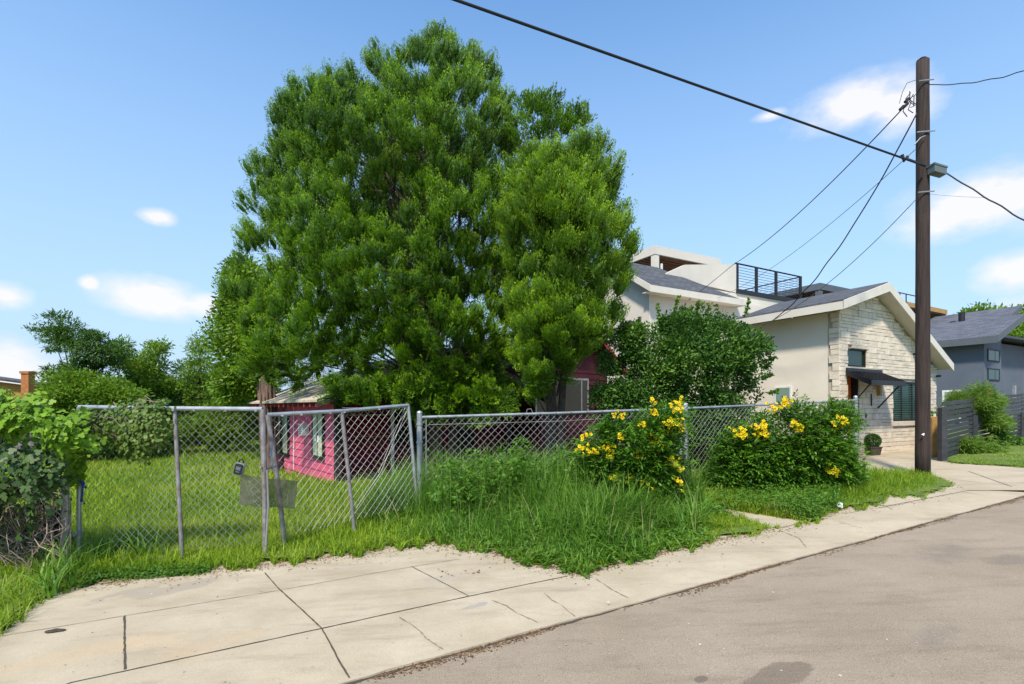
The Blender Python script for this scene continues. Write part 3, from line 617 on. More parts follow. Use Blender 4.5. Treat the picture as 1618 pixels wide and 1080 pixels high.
# awning: standing seam metal on two raking brackets
ot = .56; A0, A1 = a_of(fs,1336), a_of(fs,1429,-.56); zt = z_of(fs,1360,590)
zo = EYE-(603-HOR)/F_*fs(A0,-ot,0).y
aw = MB(); aw.hexa([fs(A0,-ot,zo),fs(A1,-ot,zo),fs(A1,0-.02,zt),fs(A0,-.02,zt),fs(A0,-ot,zo+.03),fs(A1,-ot,zo+.03),fs(A1,-.02,zt+.03),fs(A0,-.02,zt+.03)]); AW = aw.build('awning', M_dkmetal, H2); AW['label'] = 'dark standing seam metal awning over the door'
B = MB(); n = 9
for i in range(n+1):
    a = A0+(A1-A0)*i/n; B.hexa([fs(a-.01,-ot,zo+.031),fs(a+.01,-ot,zo+.031),fs(a+.01,-.02,zt+.031),fs(a-.01,-.02,zt+.031),fs(a-.01,-ot,zo+.07),fs(a+.01,-ot,zo+.07),fs(a+.01,-.02,zt+.07),fs(a-.01,-.02,zt+.07)])
B.box(A0-.02, A1+.02, -ot-.03, -ot, zo-.07, zo+.05, fs); B.box(A0-.02, A1+.02, -.06, -.02, zt+.0, zt+.12, fs)
B.hexa([fs(A0-.03,-ot,zo-.07),fs(A0,-ot,zo-.07),fs(A0,-.02,zt-.05),fs(A0-.03,-.02,zt-.05),fs(A0-.03,-ot,zo+.05),fs(A0,-ot,zo+.05),fs(A0,-.02,zt+.06),fs(A0-.03,-.02,zt+.06)])
B.build('seam', M_dkmetal, AW)
for a in (A0+.1, A1-.12):
    B = MB(); B.tube([fs(a,-ot+.04,zo-.03), fs(a,-.02,zo-.62)], .02, 6); B.build('bracket', M_dkmetal, AW)
B = MB(); a = a_of(fs,1386); B.box(a-.05, a+.05, -.09, -.02, z_of(fs,1386,625), z_of(fs,1386,607), fs); B.build('wall_lamp', M_tanwood, H2)
for (x, y0, y1) in ((1375,641,622),(1366.5,660,652)):
    B = MB(); a = a_of(fs,x); B.box(a-.012, a+.012, -.04, -.02, z_of(fs,x,y0), z_of(fs,x,y1), fs); B.box(a-.03, a+.03, -.045, -.041, z_of(fs,x,(y0+y1)/2), z_of(fs,x,(y0+y1)/2)+.02, fs); B.build('house_mark', M_dkmetal, H2)
for x, y in ((1442,559),(1478,594)):
    B = MB(); a = a_of(fs,x); z = z_of(fs,x,y); B.tube([fs(a,-.13,z), fs(a,-.02,z)], .03, 8); B.build('vent_pipe', M_black, H2)

# ---- tall white house behind ----------------------------------------------
f2 = frame2((4.607,17), 29)
H3 = empty('tall_modern_house', f2(0,0,.2), 'tall white stucco house with flat roofed rooftop deck and black railing behind the green shrub', 'house')
B = MB(); B.box(0, 7.6, 0, 4.2, -.2, 5.6, f2, .5); B.build('wall', M_cream2, H3)
T2 = (2.29, 1.93, 7.12); eA, eB = -.32, 4.35
B = MB(); zE = 5.60
B.face([f2(eA,-.4,zE),f2(eB,-.4,zE),f2(T2[0],T2[1],T2[2]),f2(eA,T2[1],T2[2])]); B.face([f2(eB,-.4,zE),f2(eB,4.2,zE),f2(T2[0],T2[1],T2[2])])
B.face([f2(eA,T2[1],T2[2]),f2(T2[0],T2[1],T2[2]),f2(eB,4.2,zE),f2(eA,4.2,zE)]); rf = B.build('roof', M_shing, H3)
B = MB(); B.box(eA-.03, eB+.03, -.44, -.405, zE-.20, zE+.02, f2)
B.prism([f2(eA,-.42,zE-.20),f2(eA,T2[1],T2[2]-.22),f2(eA,T2[1],T2[2]),f2(eA,-.42,zE+.02)], (f2(-.04,0,0)-f2(0,0,0))); B.box(eB, eB+.03, -.405, 4.2, zE-.2, zE+.02, f2)
B.build('fascia', M_trim, rf)
B = MB(); B.box(eA+.01, eB-.01, -.4, -.005, zE-.18, zE-.15, f2); B.build('soffit', M_trim, rf)
B = MB(); B.prism([f2(0,.02,5.6),f2(0,4.1,5.6),f2(0,1.93,6.9)], f2(.15,0,0)-f2(0,0,0)); B.build('gable_wall', M_cream2, H3)
fb = frame2((.2825*19.9,19.9), 29)
B = MB(); B.box(0, 3.85, 0, 3.2, 7.68, 8.02, fb, .5); dk = B.build('deck_roof', M_cream2, H3)
B = MB()
for k in range(12): B.box(.1, 3.75, .1+k*.26, .1+k*.26+.16, 7.60, 7.678, fb)
B.build('soffit', M_redwood, dk)
for (a, b_) in ((.02,.02),(3.6,.1),(.02,2.9),(3.6,2.9)):
    B = MB(); B.box(a, a+.22, b_, b_+.22, 5.7, 7.679, fb); B.build('post', M_cream2, dk)
B = MB(); B.box(.35, .42, -.0, .06, 6.9, 7.35, fb); B.build('vent_pipe', M_white, H3)
f3 = frame2((.4431*21,21), 29)
B = MB(); B.prism([f3(-4.2,0,6.6),f3(0,0,6.4),f3(0,0,7.58),f3(-3.0,0,7.15)], f3(0,.18,0)-f3(0,0,0)); B.build('parapet', M_cream2, H3)
B = MB(); B.box(-3.6, 4.7, .01, 3.6, -.2, 6.38, f3, .5); tw = B.build('tower_wall', M_cream2, H3)
B = MB(); B.box(-.02, 4.78, -.06, 3.65, 6.385, 6.56, f3); B.build('coping', M_dkmetal, H3)
B = MB(); 
B.box(-.03, 4.57, .0, .06, 7.62, 7.655, f3); B.box(4.5, 4.56, .06, 3.3, 7.62, 7.655, f3); B.box(0, 4.57, 3.3, 3.36, 7.62, 7.655, f3)
rl = B.build('deck_railing', M_black, H3)
for a in (.04, 1.3, 2.65, 4.45): B = MB(); B.box(a-.05, a+.11, .0, .05, 6.56, 7.62, f3); B.build('railing_post', M_black, rl)
for a in (2.2, 4.45): B = MB(); B.box(a-.05, a+.07, 3.3, 3.35, 6.56, 7.62, f3); B.build('railing_post', M_black, rl)
B = MB()
for k in range(9):
    z = 6.68+k*.115; B.box(-.02, 4.5, .02, .034, z, z+.014, f3); B.box(0, 4.5, 3.32, 3.334, z, z+.014, f3); B.box(4.49, 4.504, .035, 3.32, z, z+.014, f3)
B.build('rail', M_black, rl)
window(H3, f3, a_of(f3,1192), a_of(f3,1219), z_of(f3,1205,502), z_of(f3,1205,486.5), 0, M_white, M_glass2, .05)

# ---- grey rooftop house behind that -----------------------------------------
f4 = frame2(((1296-CX)/F_*26, 26), 29)
H4 = empty('grey_modern_house', f4(0,0,.5), 'dark grey house with flat roofed deck showing above the stone fronted house', 'house')
B = MB(); B.box(-2.5, 3.2, .05, 4, -.2, 6.9, f4, .5); B.build('wall', M_grey, H4)
B = MB(); B.box(0, 3.0, 0, 3.4, 7.72, 8.06, f4); dk = B.build('deck_roof', M_grey, H4)
B = MB()
for k in range(10): B.box(.1, 2.9, .1+k*.3, .3+k*.3, 7.66, 7.719, f4)
B.build('soffit', M_redwood, dk)
for (a, b_) in ((.02,.02),(2.7,.02),(.02,3.1),(2.7,3.1)):
    B = MB(); B.box(a, a+.25, b_, b_+.25, 6.9, 7.67, f4); B.build('post', M_grey, dk)
# ---- house with the timber deck roof left of the pole -----------------------
f5 = frame2(((1440-CX)/F_*27, 27), 29)
H5 = empty('timber_deck_house', f5(0,0,.8), 'house whose timber edged deck roof peeps out behind the utility pole', 'house')
B = MB(); B.box(-3, 4.6, .3, 5, -.2, 5.6, f5, .5); B.build('wall', M_grey, H5)
B = MB(); B.box(-.6, 4.2, 0, 2.6, 7.0, 7.25, f5); dk = B.build('deck_roof', M_tanwood, H5)
B = MB(); B.box(-.55, 4.15, .05, 2.55, 6.93, 6.998, f5); B.build('soffit', M_redwood, dk)
for (a, b_) in ((-.4,.1),(3.9,.1),(-.4,2.3),(3.9,2.3)):
    B = MB(); B.box(a, a+.14, b_, b_+.14, 5.6, 6.94, f5); B.build('post', M_dkmetal, dk)
B = MB()
for a in (-1.3, -.65, 1.35): B.box(a, a+.04, -.05, -.01, 5.6, 7.6, f5)
B.box(-2.2, 1.4, -.06, -.02, 7.6, 7.64, f5); B.box(-2.2, -.5, -.05, -.02, 7.2, 7.22, f5); B.build('deck_railing', M_black, H5)

# ---- blue-grey house on the right ---------------------------------------------
f6 = frame2(((1555-CX)/F_*20, 20), 29)
H6 = empty('blue_grey_house', f6(0,0,.8), 'blue-grey stucco house with slanted slate roof at the right edge behind the black fence', 'house')
def f6s(a, b, z): return f6(b, a, z)
A2 = a_of(f6,1582)
B = MB(); B.hexa([f6(0,0,.2),f6(A2,0,.2),f6(A2,6,.2),f6(0,6,.2),f6(0,0,4.28),f6(A2,0,4.28+.4*A2),f6(A2,6,4.28+.4*A2),f6(0,6,4.28)], .5); B.build('wall', M_blue, H6)
for y0, y1 in ((571,552),(601,582)):
    window(H6, f6, a_of(f6,1560), a_of(f6,1578.5), z_of(f6,1569,y0), z_of(f6,1569,y1), 0, M_black, M_glass, .05, mull=(.6,), proud=.03)
window(H6, f6s, a_of(f6s,1519), a_of(f6s,1489), z_of(f6s,1504,667), z_of(f6s,1504,616), 0, M_white, M_glass2, .08, proud=.03)
B = MB(); roofslab(B, f6, -.35, 4.30, 2.3, 5.36, -.5, 6.5, .10); rf = B.build('roof', M_shing2, H6)
B = MB(); d = f6(0,-.04,0)-f6(0,0,0); B.prism([f6(-.37,-.5,4.14),f6(2.33,-.5,5.22),f6(2.33,-.5,5.48),f6(-.37,-.5,4.42)], d); B.box(-.40,-.36,-.5,6.5,4.12,4.38,f6); B.build('fascia', M_grey, rf)
f7 = frame2(((1588-CX)/F_*26, 26), 29)
B = MB(); roofslab(B, f7, -3.2, 5.25, 0, 6.68, -.6, 8, .1); rf = B.build('roof', M_shing2, H6)
B = MB(); d = f7(0,-.04,0)-f7(0,0,0); B.prism([f7(-3.2,-.6,5.1),f7(.03,-.6,6.56),f7(.03,-.6,6.8),f7(-3.2,-.6,5.36)], d); B.build('fascia', M_grey, rf)
B = MB(); B.hexa([f7(-2.9,0,.5),f7(-.3,0,.5),f7(-.3,6,.5),f7(-2.9,6,.5),f7(-2.9,0,5.3),f7(-.3,0,6.5),f7(-.3,6,6.5),f7(-2.9,6,5.3)], .5); B.build('wall', M_blue, H6)
B = MB(); B.box(-1.6,-1.3,1.5,1.7,5.95,6.17,f7); B.build('roof_vent', M_black, H6)
f8 = f6; bb = -.0
A3 = a_of(f6,1614,.9)
B = MB(); B.box(A2+.01, A3+.6, .9, 6, .2, 4.55, f6, .5); B.build('wall', M_blue, H6)
B = MB(); B.box(A3+.61, A3+4.5, .55, 6, .2, 4.45, f6, .5); B.build('stone_wing', M_stone, H6)
B = MB(); roofslab(B, f6, A2-.35, 4.62, A3+5, 4.72, .25, 6.2, .10); B.build('low_roof', M_dkmetal, H6)
B = MB(); a = a_of(f6,1600,.9); B.box(a-.06,a+.10,.80,.895,z_of(f6,1600,629,.9),z_of(f6,1600,609,.9),f6); B.build('wall_lamp', M_galv, H6)
B = MB(); a = a_of(f6,1611,-.3); B.tube([f6(a,1.6,5.0), f6(a,1.6,5.9)], .12, 10); B.build('chimney_pipe', M_black, H6)
B = MB(); B.box(.25,.65,-.03,.02,.9,2.45,f6); B.build('door', M_orange, H6)
# ---- orange house far left -----------------------------------------------------
f9 = frame2(((-60-CX)/F_*30, 30), 20)
H7 = empty('orange_house', f9(0,0,-1), 'orange sided house just visible over the vines at the left edge with brick chimney', 'house')
B = MB(); B.box(0, 4.9, 0, 5, -1.5, 3.0, f9, .5); B.build('wall', M_tanhouse, H7)
B = MB(); roofslab(B, f9, -2.2, 3.9, 5.3, 2.75, -.4, 5.4, .12); B.build('roof', M_greyfence, H7)
B = MB(); B.prism([f9(-2,-.02,3.0),f9(4.9,-.02,2.75),f9(-2,-.02,3.75)], f9(0,.1,0)-f9(0,0,0)); B.build('gable_wall', M_tanhouse, H7)
cp = P(39,608,29.5)
B = MB(); B.box(cp.x-.22, cp.x+.22, cp.y, cp.y+.4, 1.5, EYE+(HOR-587)/F_*29.5, None); B.box(cp.x-.27, cp.x+.27, cp.y-.05, cp.y+.45, EYE+(HOR-590)/F_*29.5, EYE+(HOR-586)/F_*29.5, None)
B.build('chimney', M_brick, H7)

# ------------------------------------------------------------------ chain link helpers
def meshpanel(B, TL, TR, BL, BR, cell=.10, wr=.0028, sag=0, skip=None):
    """diagonal wires between the four corners; clipped to the panel"""
    TL, TR, BL, BR = map(Vector, (TL, TR, BL, BR))
    Wd = ((TR-TL).length+(BR-BL).length)/2; Hh = ((TL-BL).length+(TR-BR).length)/2
    nrm_ = (TR-TL).cross(TL-BL).normalized()
    def at(x, y, o=0):
        u_, v_ = x/Wd, y/Hh; p = BL.lerp(BR, u_).lerp(TL.lerp(TR, u_), v_)
        return p+nrm_*(o+.010*math.sin(x*2.3+y*3.1)+.006*math.sin(x*6.1-y*2.2))+Vector((0,0,.004*math.sin(x*9+y*4)))
    for sgn in (1, -1):
        k = -Hh
        while k < Wd+Hh:
            if sgn == 1: x0, y0, x1, y1 = k, 0, k+Hh, Hh
            else: x0, y0, x1, y1 = k, Hh, k+Hh, 0
            t0 = max(0, (0-x0)/Hh); t1 = min(1, (Wd-x0)/Hh)
            if t1-t0 > .02:
                n = max(2, int((t1-t0)*Hh/.35)+1); pts = []
                for i in range(n+1):
                    t = t0+(t1-t0)*i/n; pts.append(at(x0+t*Hh, y0+(y1-y0)*t, .0015*sgn))
                B.tube(pts, wr, 4, cap=False)
            k += cell
def clamp_ring(B, c, r=.045, h=.03):
    c = Vector(c); B.tube([c-Vector((0,0,h/2)), c+Vector((0,0,h/2))], r, 10)
# ------------------------------------------------------------------ gate
hinge_b = GY(125, 5.95); hinge_t = P(125, 643, 5.95)
mid_b, mid_t = GY(288, 5.82, .06), P(276, 645, 5.86)
end_b, end_t = GY(419, 5.83, .02), P(415, 646, 5.83)
L1 = empty('chain_link_gate', hinge_b, 'left upright gate leaf of grey pipe and chain link, overgrown at its left end', 'gate', 'double driveway gate leaves')
B = MB(); B.tube([hinge_t, mid_t, end_t], .026, 10); B.build('top_rail', M_galv, L1)
B = MB(); B.tube([hinge_b+Vector((0,0,.02)), hinge_t], .024, 10); B.build('gate_post', M_galv, L1)
B = MB(); B.tube([mid_b, mid_t], .023, 10); B.build('gate_post', M_rusty, L1)
B = MB(); B.tube([end_b, end_b.lerp(end_t,.35)+Vector((.008,0,0)), end_t], .029, 10); B.build('gate_post', M_rusty, L1)
B = MB(); B.tube([hinge_b+Vector((.05,-.02,.05)), GY(200,5.9,.06), GY(262,5.88,.05)], .022, 8); B.build('bottom_rail', M_rusty, L1)
B = MB(); dz = Vector((0,0,-.03))
meshpanel(B, hinge_t+dz, end_t+dz, hinge_b-2*dz, end_b-5*dz, .098, .0018); B.build('wire_mesh', M_wire, L1)
for t in (.12,.3,.5,.62,.8,.97):
    B = MB(); p = hinge_t.lerp(mid_t, t) if t < .5 else mid_t.lerp(end_t, (t-.5)*2); clamp_ring(B, p+Vector((0,-.028,-.02)), .018, .02); B.build('tie', M_wire, L1)
g2b = [GY(451,6.18,.0), GY(561,6.72,.0), GY(662,7.45,-.0)]; g2t = [P(423,655,6.12), P(540,649,6.72), P(645,640,7.45)]
L2 = empty('chain_link_gate', g2b[2], 'right gate leaf of grey pipe and chain link, swung open and leaning to the left', 'gate', 'double driveway gate leaves')
B = MB(); B.tube(g2t, .026, 10); B.build('top_rail', M_galv, L2)
B = MB(); B.tube([g2b[0], g2b[0].lerp(g2t[0],.5)+Vector((.015,0,0)), g2t[0]], .028, 10); B.build('gate_post', M_rusty, L2)
B = MB(); B.tube([g2b[1], g2t[1]], .025, 10); B.build('gate_post', M_rusty, L2)
B = MB(); B.tube([g2b[2], g2t[2]], .024, 10); B.build('gate_post', M_galv, L2)
B = MB(); up = Vector((0,0,.55)); meshpanel(B, g2t[0]+dz, g2t[1]+dz, g2b[0]+up*.3, g2b[1]+up*.4, .098, .0025); meshpanel(B, g2t[1]+dz, g2t[2]+dz, g2b[1]+up*.4, g2b[2]+up*.4, .105, .0025); B.build('wire_mesh', M_wire, L2)
B = MB(); B.tube([g2t[2]+Vector((0,.02,-.03)), g2t[2].lerp(g2b[1], .55)+Vector((0,.03,.02)), g2b[1].lerp(g2b[0],.1)+Vector((0,.03,.25))], .005, 5); B.tube([g2t[2]+Vector((-.05,.03,-.03)), g2t[2].lerp(g2b[1], .6)+Vector((0,.03,.1))], .004, 5); B.build('brace_wire', M_wire, L2)
for (a, c, t) in ((0,1,.2),(0,1,.45),(0,1,.85),(1,2,.05),(1,2,.55)):
    B = MB(); clamp_ring(B, g2t[a].lerp(g2t[c], t)+Vector((0,-.028,-.02)), .02, .02); B.build('tie', M_wire, L2)
# chain and latch stick that hold the leaves together
B = MB(); ca, cb = P(419,737,5.80), P(434,735,6.08)
for z in (0, -.012): B.tube([ca+Vector((-.04,-.03,z)), (ca+cb)/2+Vector((0,-.05,z-.02)), cb+Vector((.04,-.04,z))], .008, 6)
B.tube([P(422,742,5.80), P(424,800,5.80), P(420,862,5.80)], .010, 6)
B.tube([P(428,735,5.9), P(430,700,5.98), P(427,718,5.9), P(433,745,5.95)], .010, 6)
tag(B.build('chain', M_wire, origin=ca), 'pale wire and stick tying the two gate leaves together at mid height', 'chain')
# small dark box on the left leaf
B = MB(); bc = P(377,741,5.79); rot = Matrix.Rotation(R_(14), 3, 'Y')
def bfr(a, b, z): return bc+rot@Vector((a, b, z))
def rrect(w_, h_, r_, n=4):
    out = []
    for cx_, cz_, s in ((w_-r_,h_-r_,0),(-w_+r_,h_-r_,90),(-w_+r_,-h_+r_,180),(w_-r_,-h_+r_,270)):
        for k in range(n+1): a = R_(s+90*k/n); out.append((cx_+r_*math.cos(a), cz_+r_*math.sin(a)))
    return out
B.prism([bfr(x, 0, z) for x, z in rrect(.052,.072,.015)], rot@Vector((0,.035,0)))
LB = empty('lock_box', bc, 'small dark box with pale rim hanging tilted on the left gate leaf', 'lock box')
B.build('case', M_galv, LB)
B = MB(); B.prism([bfr(x, -.012, z) for x, z in rrect(.045,.062,.012)], rot@Vector((0,.0115,0))); B.build('cover', M_black, LB)
B = MB(); B.tube([bfr(-.025,.018,.07), bfr(-.025,.018,.10), bfr(0,.018,.115), bfr(.025,.018,.10), bfr(.025,.018,.07)], .008, 7); B.build('shackle', M_black, LB)
B = MB(); B.box(-.026,.026,-.0150,-.0125,-.01,.03,bfr); B.box(-.02,.02,-.0150,-.0125,-.035,-.025,bfr); B.build('keypad', M_grbox, LB)
# patch of dark screening hung on the gate
B = MB(); n = 12
c4 = [P(379,750,5.79), P(470,759,6.12), P(466,803,6.12), P(377,797,5.79)]
def scr(u_, v_):
    p = c4[0].lerp(c4[1], u_).lerp(c4[3].lerp(c4[2], u_), v_); return p+Vector((0,.03*math.sin(u_*7+v_*3)*.5-.04*math.sin(u_*3.14),.006*math.sin(u_*11)))
for i in range(n):
    for j in range(6): B.face([scr(i/n,j/6),scr((i+1)/n,j/6),scr((i+1)/n,(j+1)/6),scr(i/n,(j+1)/6)], .5)
tag(B.build('screen_patch', M_screen, origin=c4[0], smooth=True), 'dark see-through rectangle of screening hung across both gate leaves', 'screen')
# ------------------------------------------------------------------ left post and overgrown fence
LF = empty('chain_link_fence', GY(105,5.9), 'chain link fence at the left edge buried under ivy and dead twigs', 'fence')
pA, pAt = GY(104,5.9), P(106,745,5.9)
B = MB(); B.tube([pA, P(103,760,5.9)], .040, 12); B.tube([P(103,760,5.9), P(104,753,5.9)], [.044,.02], 12); B.build('post', M_galv, LF)
uv_ = Vector((-.875,-.485,0)); fA = GY(104,5.9)
B = MB(); e = fA+uv_*3.4; e.z = GR*e.x; H_ = Vector((0,0,1.5)); meshpanel(B, fA+H_, e+H_, fA, e, .105, .003); B.build('wire_mesh', M_wire, LF)
B = MB(); B.tube([fA+H_, e+H_], .022, 8); B.build('top_rail', M_galv, LF)
for d in (1.7, 3.4):
    B = MB(); p = fA+uv_*d; p.z = GR*p.x; B.tube([p, p+H_], .025, 8); B.build('post', M_galv, LF)
B = MB(); 
for z in (845, 848): B.tube([P(99,z,5.9), P(115,z-2,5.86), P(131,z-6,5.95)], .009, 6)
clamp_ring(B, P(103,846,5.9), .046, .035); clamp_ring(B, P(125,842,5.95), .03, .03); B.build('hinge', M_galv, LF)
B = MB(); B.tube([P(112,744,5.84), P(122,755,5.83), P(131,766,5.84), P(129,790,5.84)], .010, 6)
for c, s in (((116,750),.030),((131,764),.030),((129,790),.022),((112,744),.022)):
    q = P(c[0], c[1], 5.84); B.ball(q, s, 9, 6, (.8,.5,1.2)); B.ball(q+Vector((.03,0,-.04)), s*.6, 8, 5, (1,.5,.9))
tag(B.build('blue_rag', M_bluecloth, origin=P(120,760,5.84)), 'scraps of blue cloth tied round the top of the left gate post', 'rag')
# ------------------------------------------------------------------ front fence
FA, FB, FC = GY(663,7.8), GY(1083,9.0), GY(1352,11.1)
FAt, FBt, FCt = P(663,659,7.8), P(1083,645,9.0), P(1352,632,11.1)
FF = empty('chain_link_fence', FB, 'long galvanised chain link fence between the leaning gate and the stone fronted house', 'fence')
B = MB(); B.tube([FAt, (FAt+FBt)/2+Vector((0,0,-.008)), FBt], .022, 10); B.tube([FBt, (FBt+FCt)/2+Vector((0,0,-.005)), FCt], .022, 10); B.build('top_rail', M_galv, FF)
for (b0, t0, r) in ((FA,FAt,.042),(FB,FBt,.045),(FC,FCt,.04)):
    B = MB(); tt = t0+Vector((0,0,.07)); B.tube([b0-Vector((0,0,.1)), tt], r, 12); B.tube([tt, tt+Vector((0,0,.02)), tt+Vector((0,0,.035))], [r*1.12,r*.9,.008], 12); B.build('post', M_galv, FF)
B = MB(); o = Vector((-.09,-.03,0)); B.tube([FB+o, FBt+o], .024, 10); B.build('post', M_galv, FF)
B = MB(); o = (FB-FA).normalized()*.10; B.tube([FA+o, FAt+o], .008, 6); B.build('tension_bar', M_galv, FF)
for (b0, t0) in ((FA,FAt),(FB,FBt)):
    for t in (.75,.93): B = MB(); clamp_ring(B, b0.lerp(t0, t), .05, .03); B.build('clamp', M_galv, FF)
B = MB(); z8 = Vector((0,0,.08)); zt_ = Vector((0,0,-.02)); meshpanel(B, FAt+zt_, FBt+zt_, FA+z8, FB+z8, .118, .0027); B.build('wire_mesh', M_wire, FF)
B = MB(); meshpanel(B, FBt+zt_, FCt+zt_, FB+z8, FC+z8, .105, .0027); B.build('wire_mesh', M_wire, FF)
B = MB(); B.tube([FAt.lerp(FBt,.03)-Vector((0,0,.12)), FAt.lerp(FBt,.5)-Vector((0,0,.14)), FAt.lerp(FBt,.97)-Vector((0,0,.10))], .004, 5); B.build('tension_wire', M_wire, FF)
for t in np.linspace(.06,.95,16): B = MB(); clamp_ring(B, FAt.lerp(FBt, t), .027, .012); B.build('tie', M_wire, FF)
B = MB(); B.tube([FAt.lerp(FBt,.38)+Vector((-.06,0,.0)), FAt.lerp(FBt,.38)+Vector((-.04,0,.07)), FAt.lerp(FBt,.38)+Vector((.02,0,.08)), FAt.lerp(FBt,.38)+Vector((.06,0,.0))], .006, 5)
B.build('wire_loop', M_wire, FF)
# ------------------------------------------------------------------ back yard boundary
p0, p1 = GY(-150,21), GY(560,24)
BF = empty('board_fence', p0, 'old dark board fence along the back of the grassy yard', 'fence')
d = (p1-p0); nb = 110; d2 = d.copy(); d2.z = 0; d2.normalize(); nn = Vector((-d2.y, d2.x, 0))
B = MB()
for i in range(nb):
    a = p0+d*(i/nb); c = p0+d*((i+.93)/nb); a.z = float(gz(a.x,a.y)); c.z = float(gz(c.x,c.y)); h = 1.35+random.uniform(-.04,.04); dn_ = nn*.02
    B.hexa([a,c,c+dn_,a+dn_,a+Vector((0,0,h)),c+Vector((0,0,h)),c+dn_+Vector((0,0,h)),a+dn_+Vector((0,0,h))])
B.build('board', M_greyfence, BF)
# ------------------------------------------------------------------ utility pole
pb = G(1458,752); top = EYE+(HOR-96)/F_*pb.y
UP = empty('utility_pole', pb, 'tall weathered dark wooden utility pole standing at the kerb strip', 'utility pole')
B = MB(); N_ = 14; pts = [pb+Vector((0,0,-.1+(top-pb.z+.1)*i/N_)) for i in range(N_+1)]; rads = [.118-.018*i/N_+.002*math.sin(i*2.3) for i in range(N_+1)]
B.tube(pts, rads, 22); B.tube([pts[-1], pts[-1]+Vector((.01,0,.045))], [.098,.06], 22); B.build('shaft', M_pole, UP, smooth=True)
def pp(px, py, dy=0): return P(px, py, pb.y+dy)
B = MB(); bx = pp(1474,269,-.12)
B.prism([bx+Vector(v) for v in ((-.10,0,.05),(.12,0,-.02),(.12,0,-.14),(-.10,0,-.08))], (0,-.16,0)); B.prism([bx+Vector(v) for v in ((-.11,.01,.075),(.135,.01,.0),(.13,.01,-.03),(-.11,.01,.045))], (0,-.18,0))
jb = B.build('splice_box', M_grbox, UP)
B = MB(); B.tube([pp(1432,250,-.2), pp(1448,256,-.2), pp(1462,262,-.2)], .02, 7); B.tube([pp(1425,244,-.2), pp(1429,254,-.2), pp(1434,247,-.2)], .028, 8); B.build('cable_clamp', M_black, UP)
for y, l in ((134,.16),(214,.2),(308,.18)):
    B = MB(); B.tube([pp(1458,y,0)+Vector((-l,-.12,0)), pp(1458,y-1,0)+Vector((l*.6,-.13,.01))], .012, 6); B.build('bolt', M_galv, UP)
B = MB(); B.tube([pp(1445,228,-.13), pp(1455,217,-.15), pp(1462,214,-.14)], .01, 5)
B.build('bracket', M_galv, UP)
B = MB(); B.prism([pp(1456,686,-.15), pp(1461,684,-.15), pp(1460,688,-.15)], (0,.01,0)); B.build('tag', M_paper, UP)
B = MB()
for k in range(7):
    x = 1435+random.uniform(-10,12); y = 150+random.uniform(-12,25); B.tube([pp(x,y,-.05), pp(x-6+random.uniform(-5,8),y+10+random.uniform(-4,8),-.1), pp(x+random.uniform(-8,4),y+18,-.08)], .008, 5)
for (x,y) in ((1433,158),(1431,166),(1425,170)): B.tube([pp(x-3,y+3,-.08), pp(x+3,y-3,-.08)], .028, 7)
B.tube([pp(1447,126,0), pp(1433,131,-.1), pp(1426,145,-.1), pp(1421,163,-.1)], .005, 5)
B.build('splice', M_black, UP)
def wire(name, a, b, sag, r, m, label, cat='overhead wire', n=28, wav=0, group=None):
    a, b = Vector(a), Vector(b); pts = []
    for i in range(n+1):
        t = i/n; p = a.lerp(b, t); p.z -= sag*4*t*(1-t)
        if wav: p.z += wav*math.sin(t*37)*math.sin(t*3.14); p.x += wav*math.cos(t*31)*math.sin(t*3.14)
        pts.append(p)
    B = MB(); B.tube(pts, r, 7); return tag(B.build(name, m, origin=a, smooth=True), label, cat, group)
far = P(728,0,5.6); dirv = (far-pp(1436,250,-.2)); wire('thick_cable', pp(1462,262,-.2), far+dirv*.9, -.0, .017, M_black, 'thick black cable running from the top of the photo down to the pole', 'cable')
wire('black_cable', pp(1487,268,-.2), P(1760,430,7.6), .02, .012, M_black, 'black cable falling from the grey splice box to the right edge', 'cable', wav=.01)
wire('service_wire', pp(1466,133,-.05), P(1760,52,7.4), .22, .008, M_black, 'thin twisted wire rising from the pole top to the upper right', 'overhead wire', wav=.012)
wire('service_wire', pp(1432,165,-.08), P(1158,418,19), .25, .011, M_black, 'thin wire from the pole top sagging to the black deck railing', 'overhead wire', n=36)
wire('service_wire', P(1158,418,19), P(1088,474,17.5), .02, .010, M_black, 'short wire running on down in front of the white house roof', 'overhead wire')
wire('service_wire', pp(1449,178,-.1), P(1218,508,13.3), .5, .012, M_black, 'dark wire drooping from below the pole top to the stone fronted roof edge', 'overhead wire', n=36, wav=.012)
wire('service_wire', pp(1446,236,-.1), P(1135,470,18), .3, .006, M_grbox, 'faint grey wire from the cable clamp toward the white house', 'overhead wire')
wire('service_wire', pp(1447,315,-.1), P(1205,514,13), .25, .007, M_grbox, 'thin grey wire from the lowest pole bolt to the stucco wall top', 'overhead wire')
wire('service_wire', pp(1466,306,-.05), P(1560,312,9.2), .01, .003, M_galv, 'hair-thin wire reaching right from the lowest bolt of the pole', 'overhead wire')
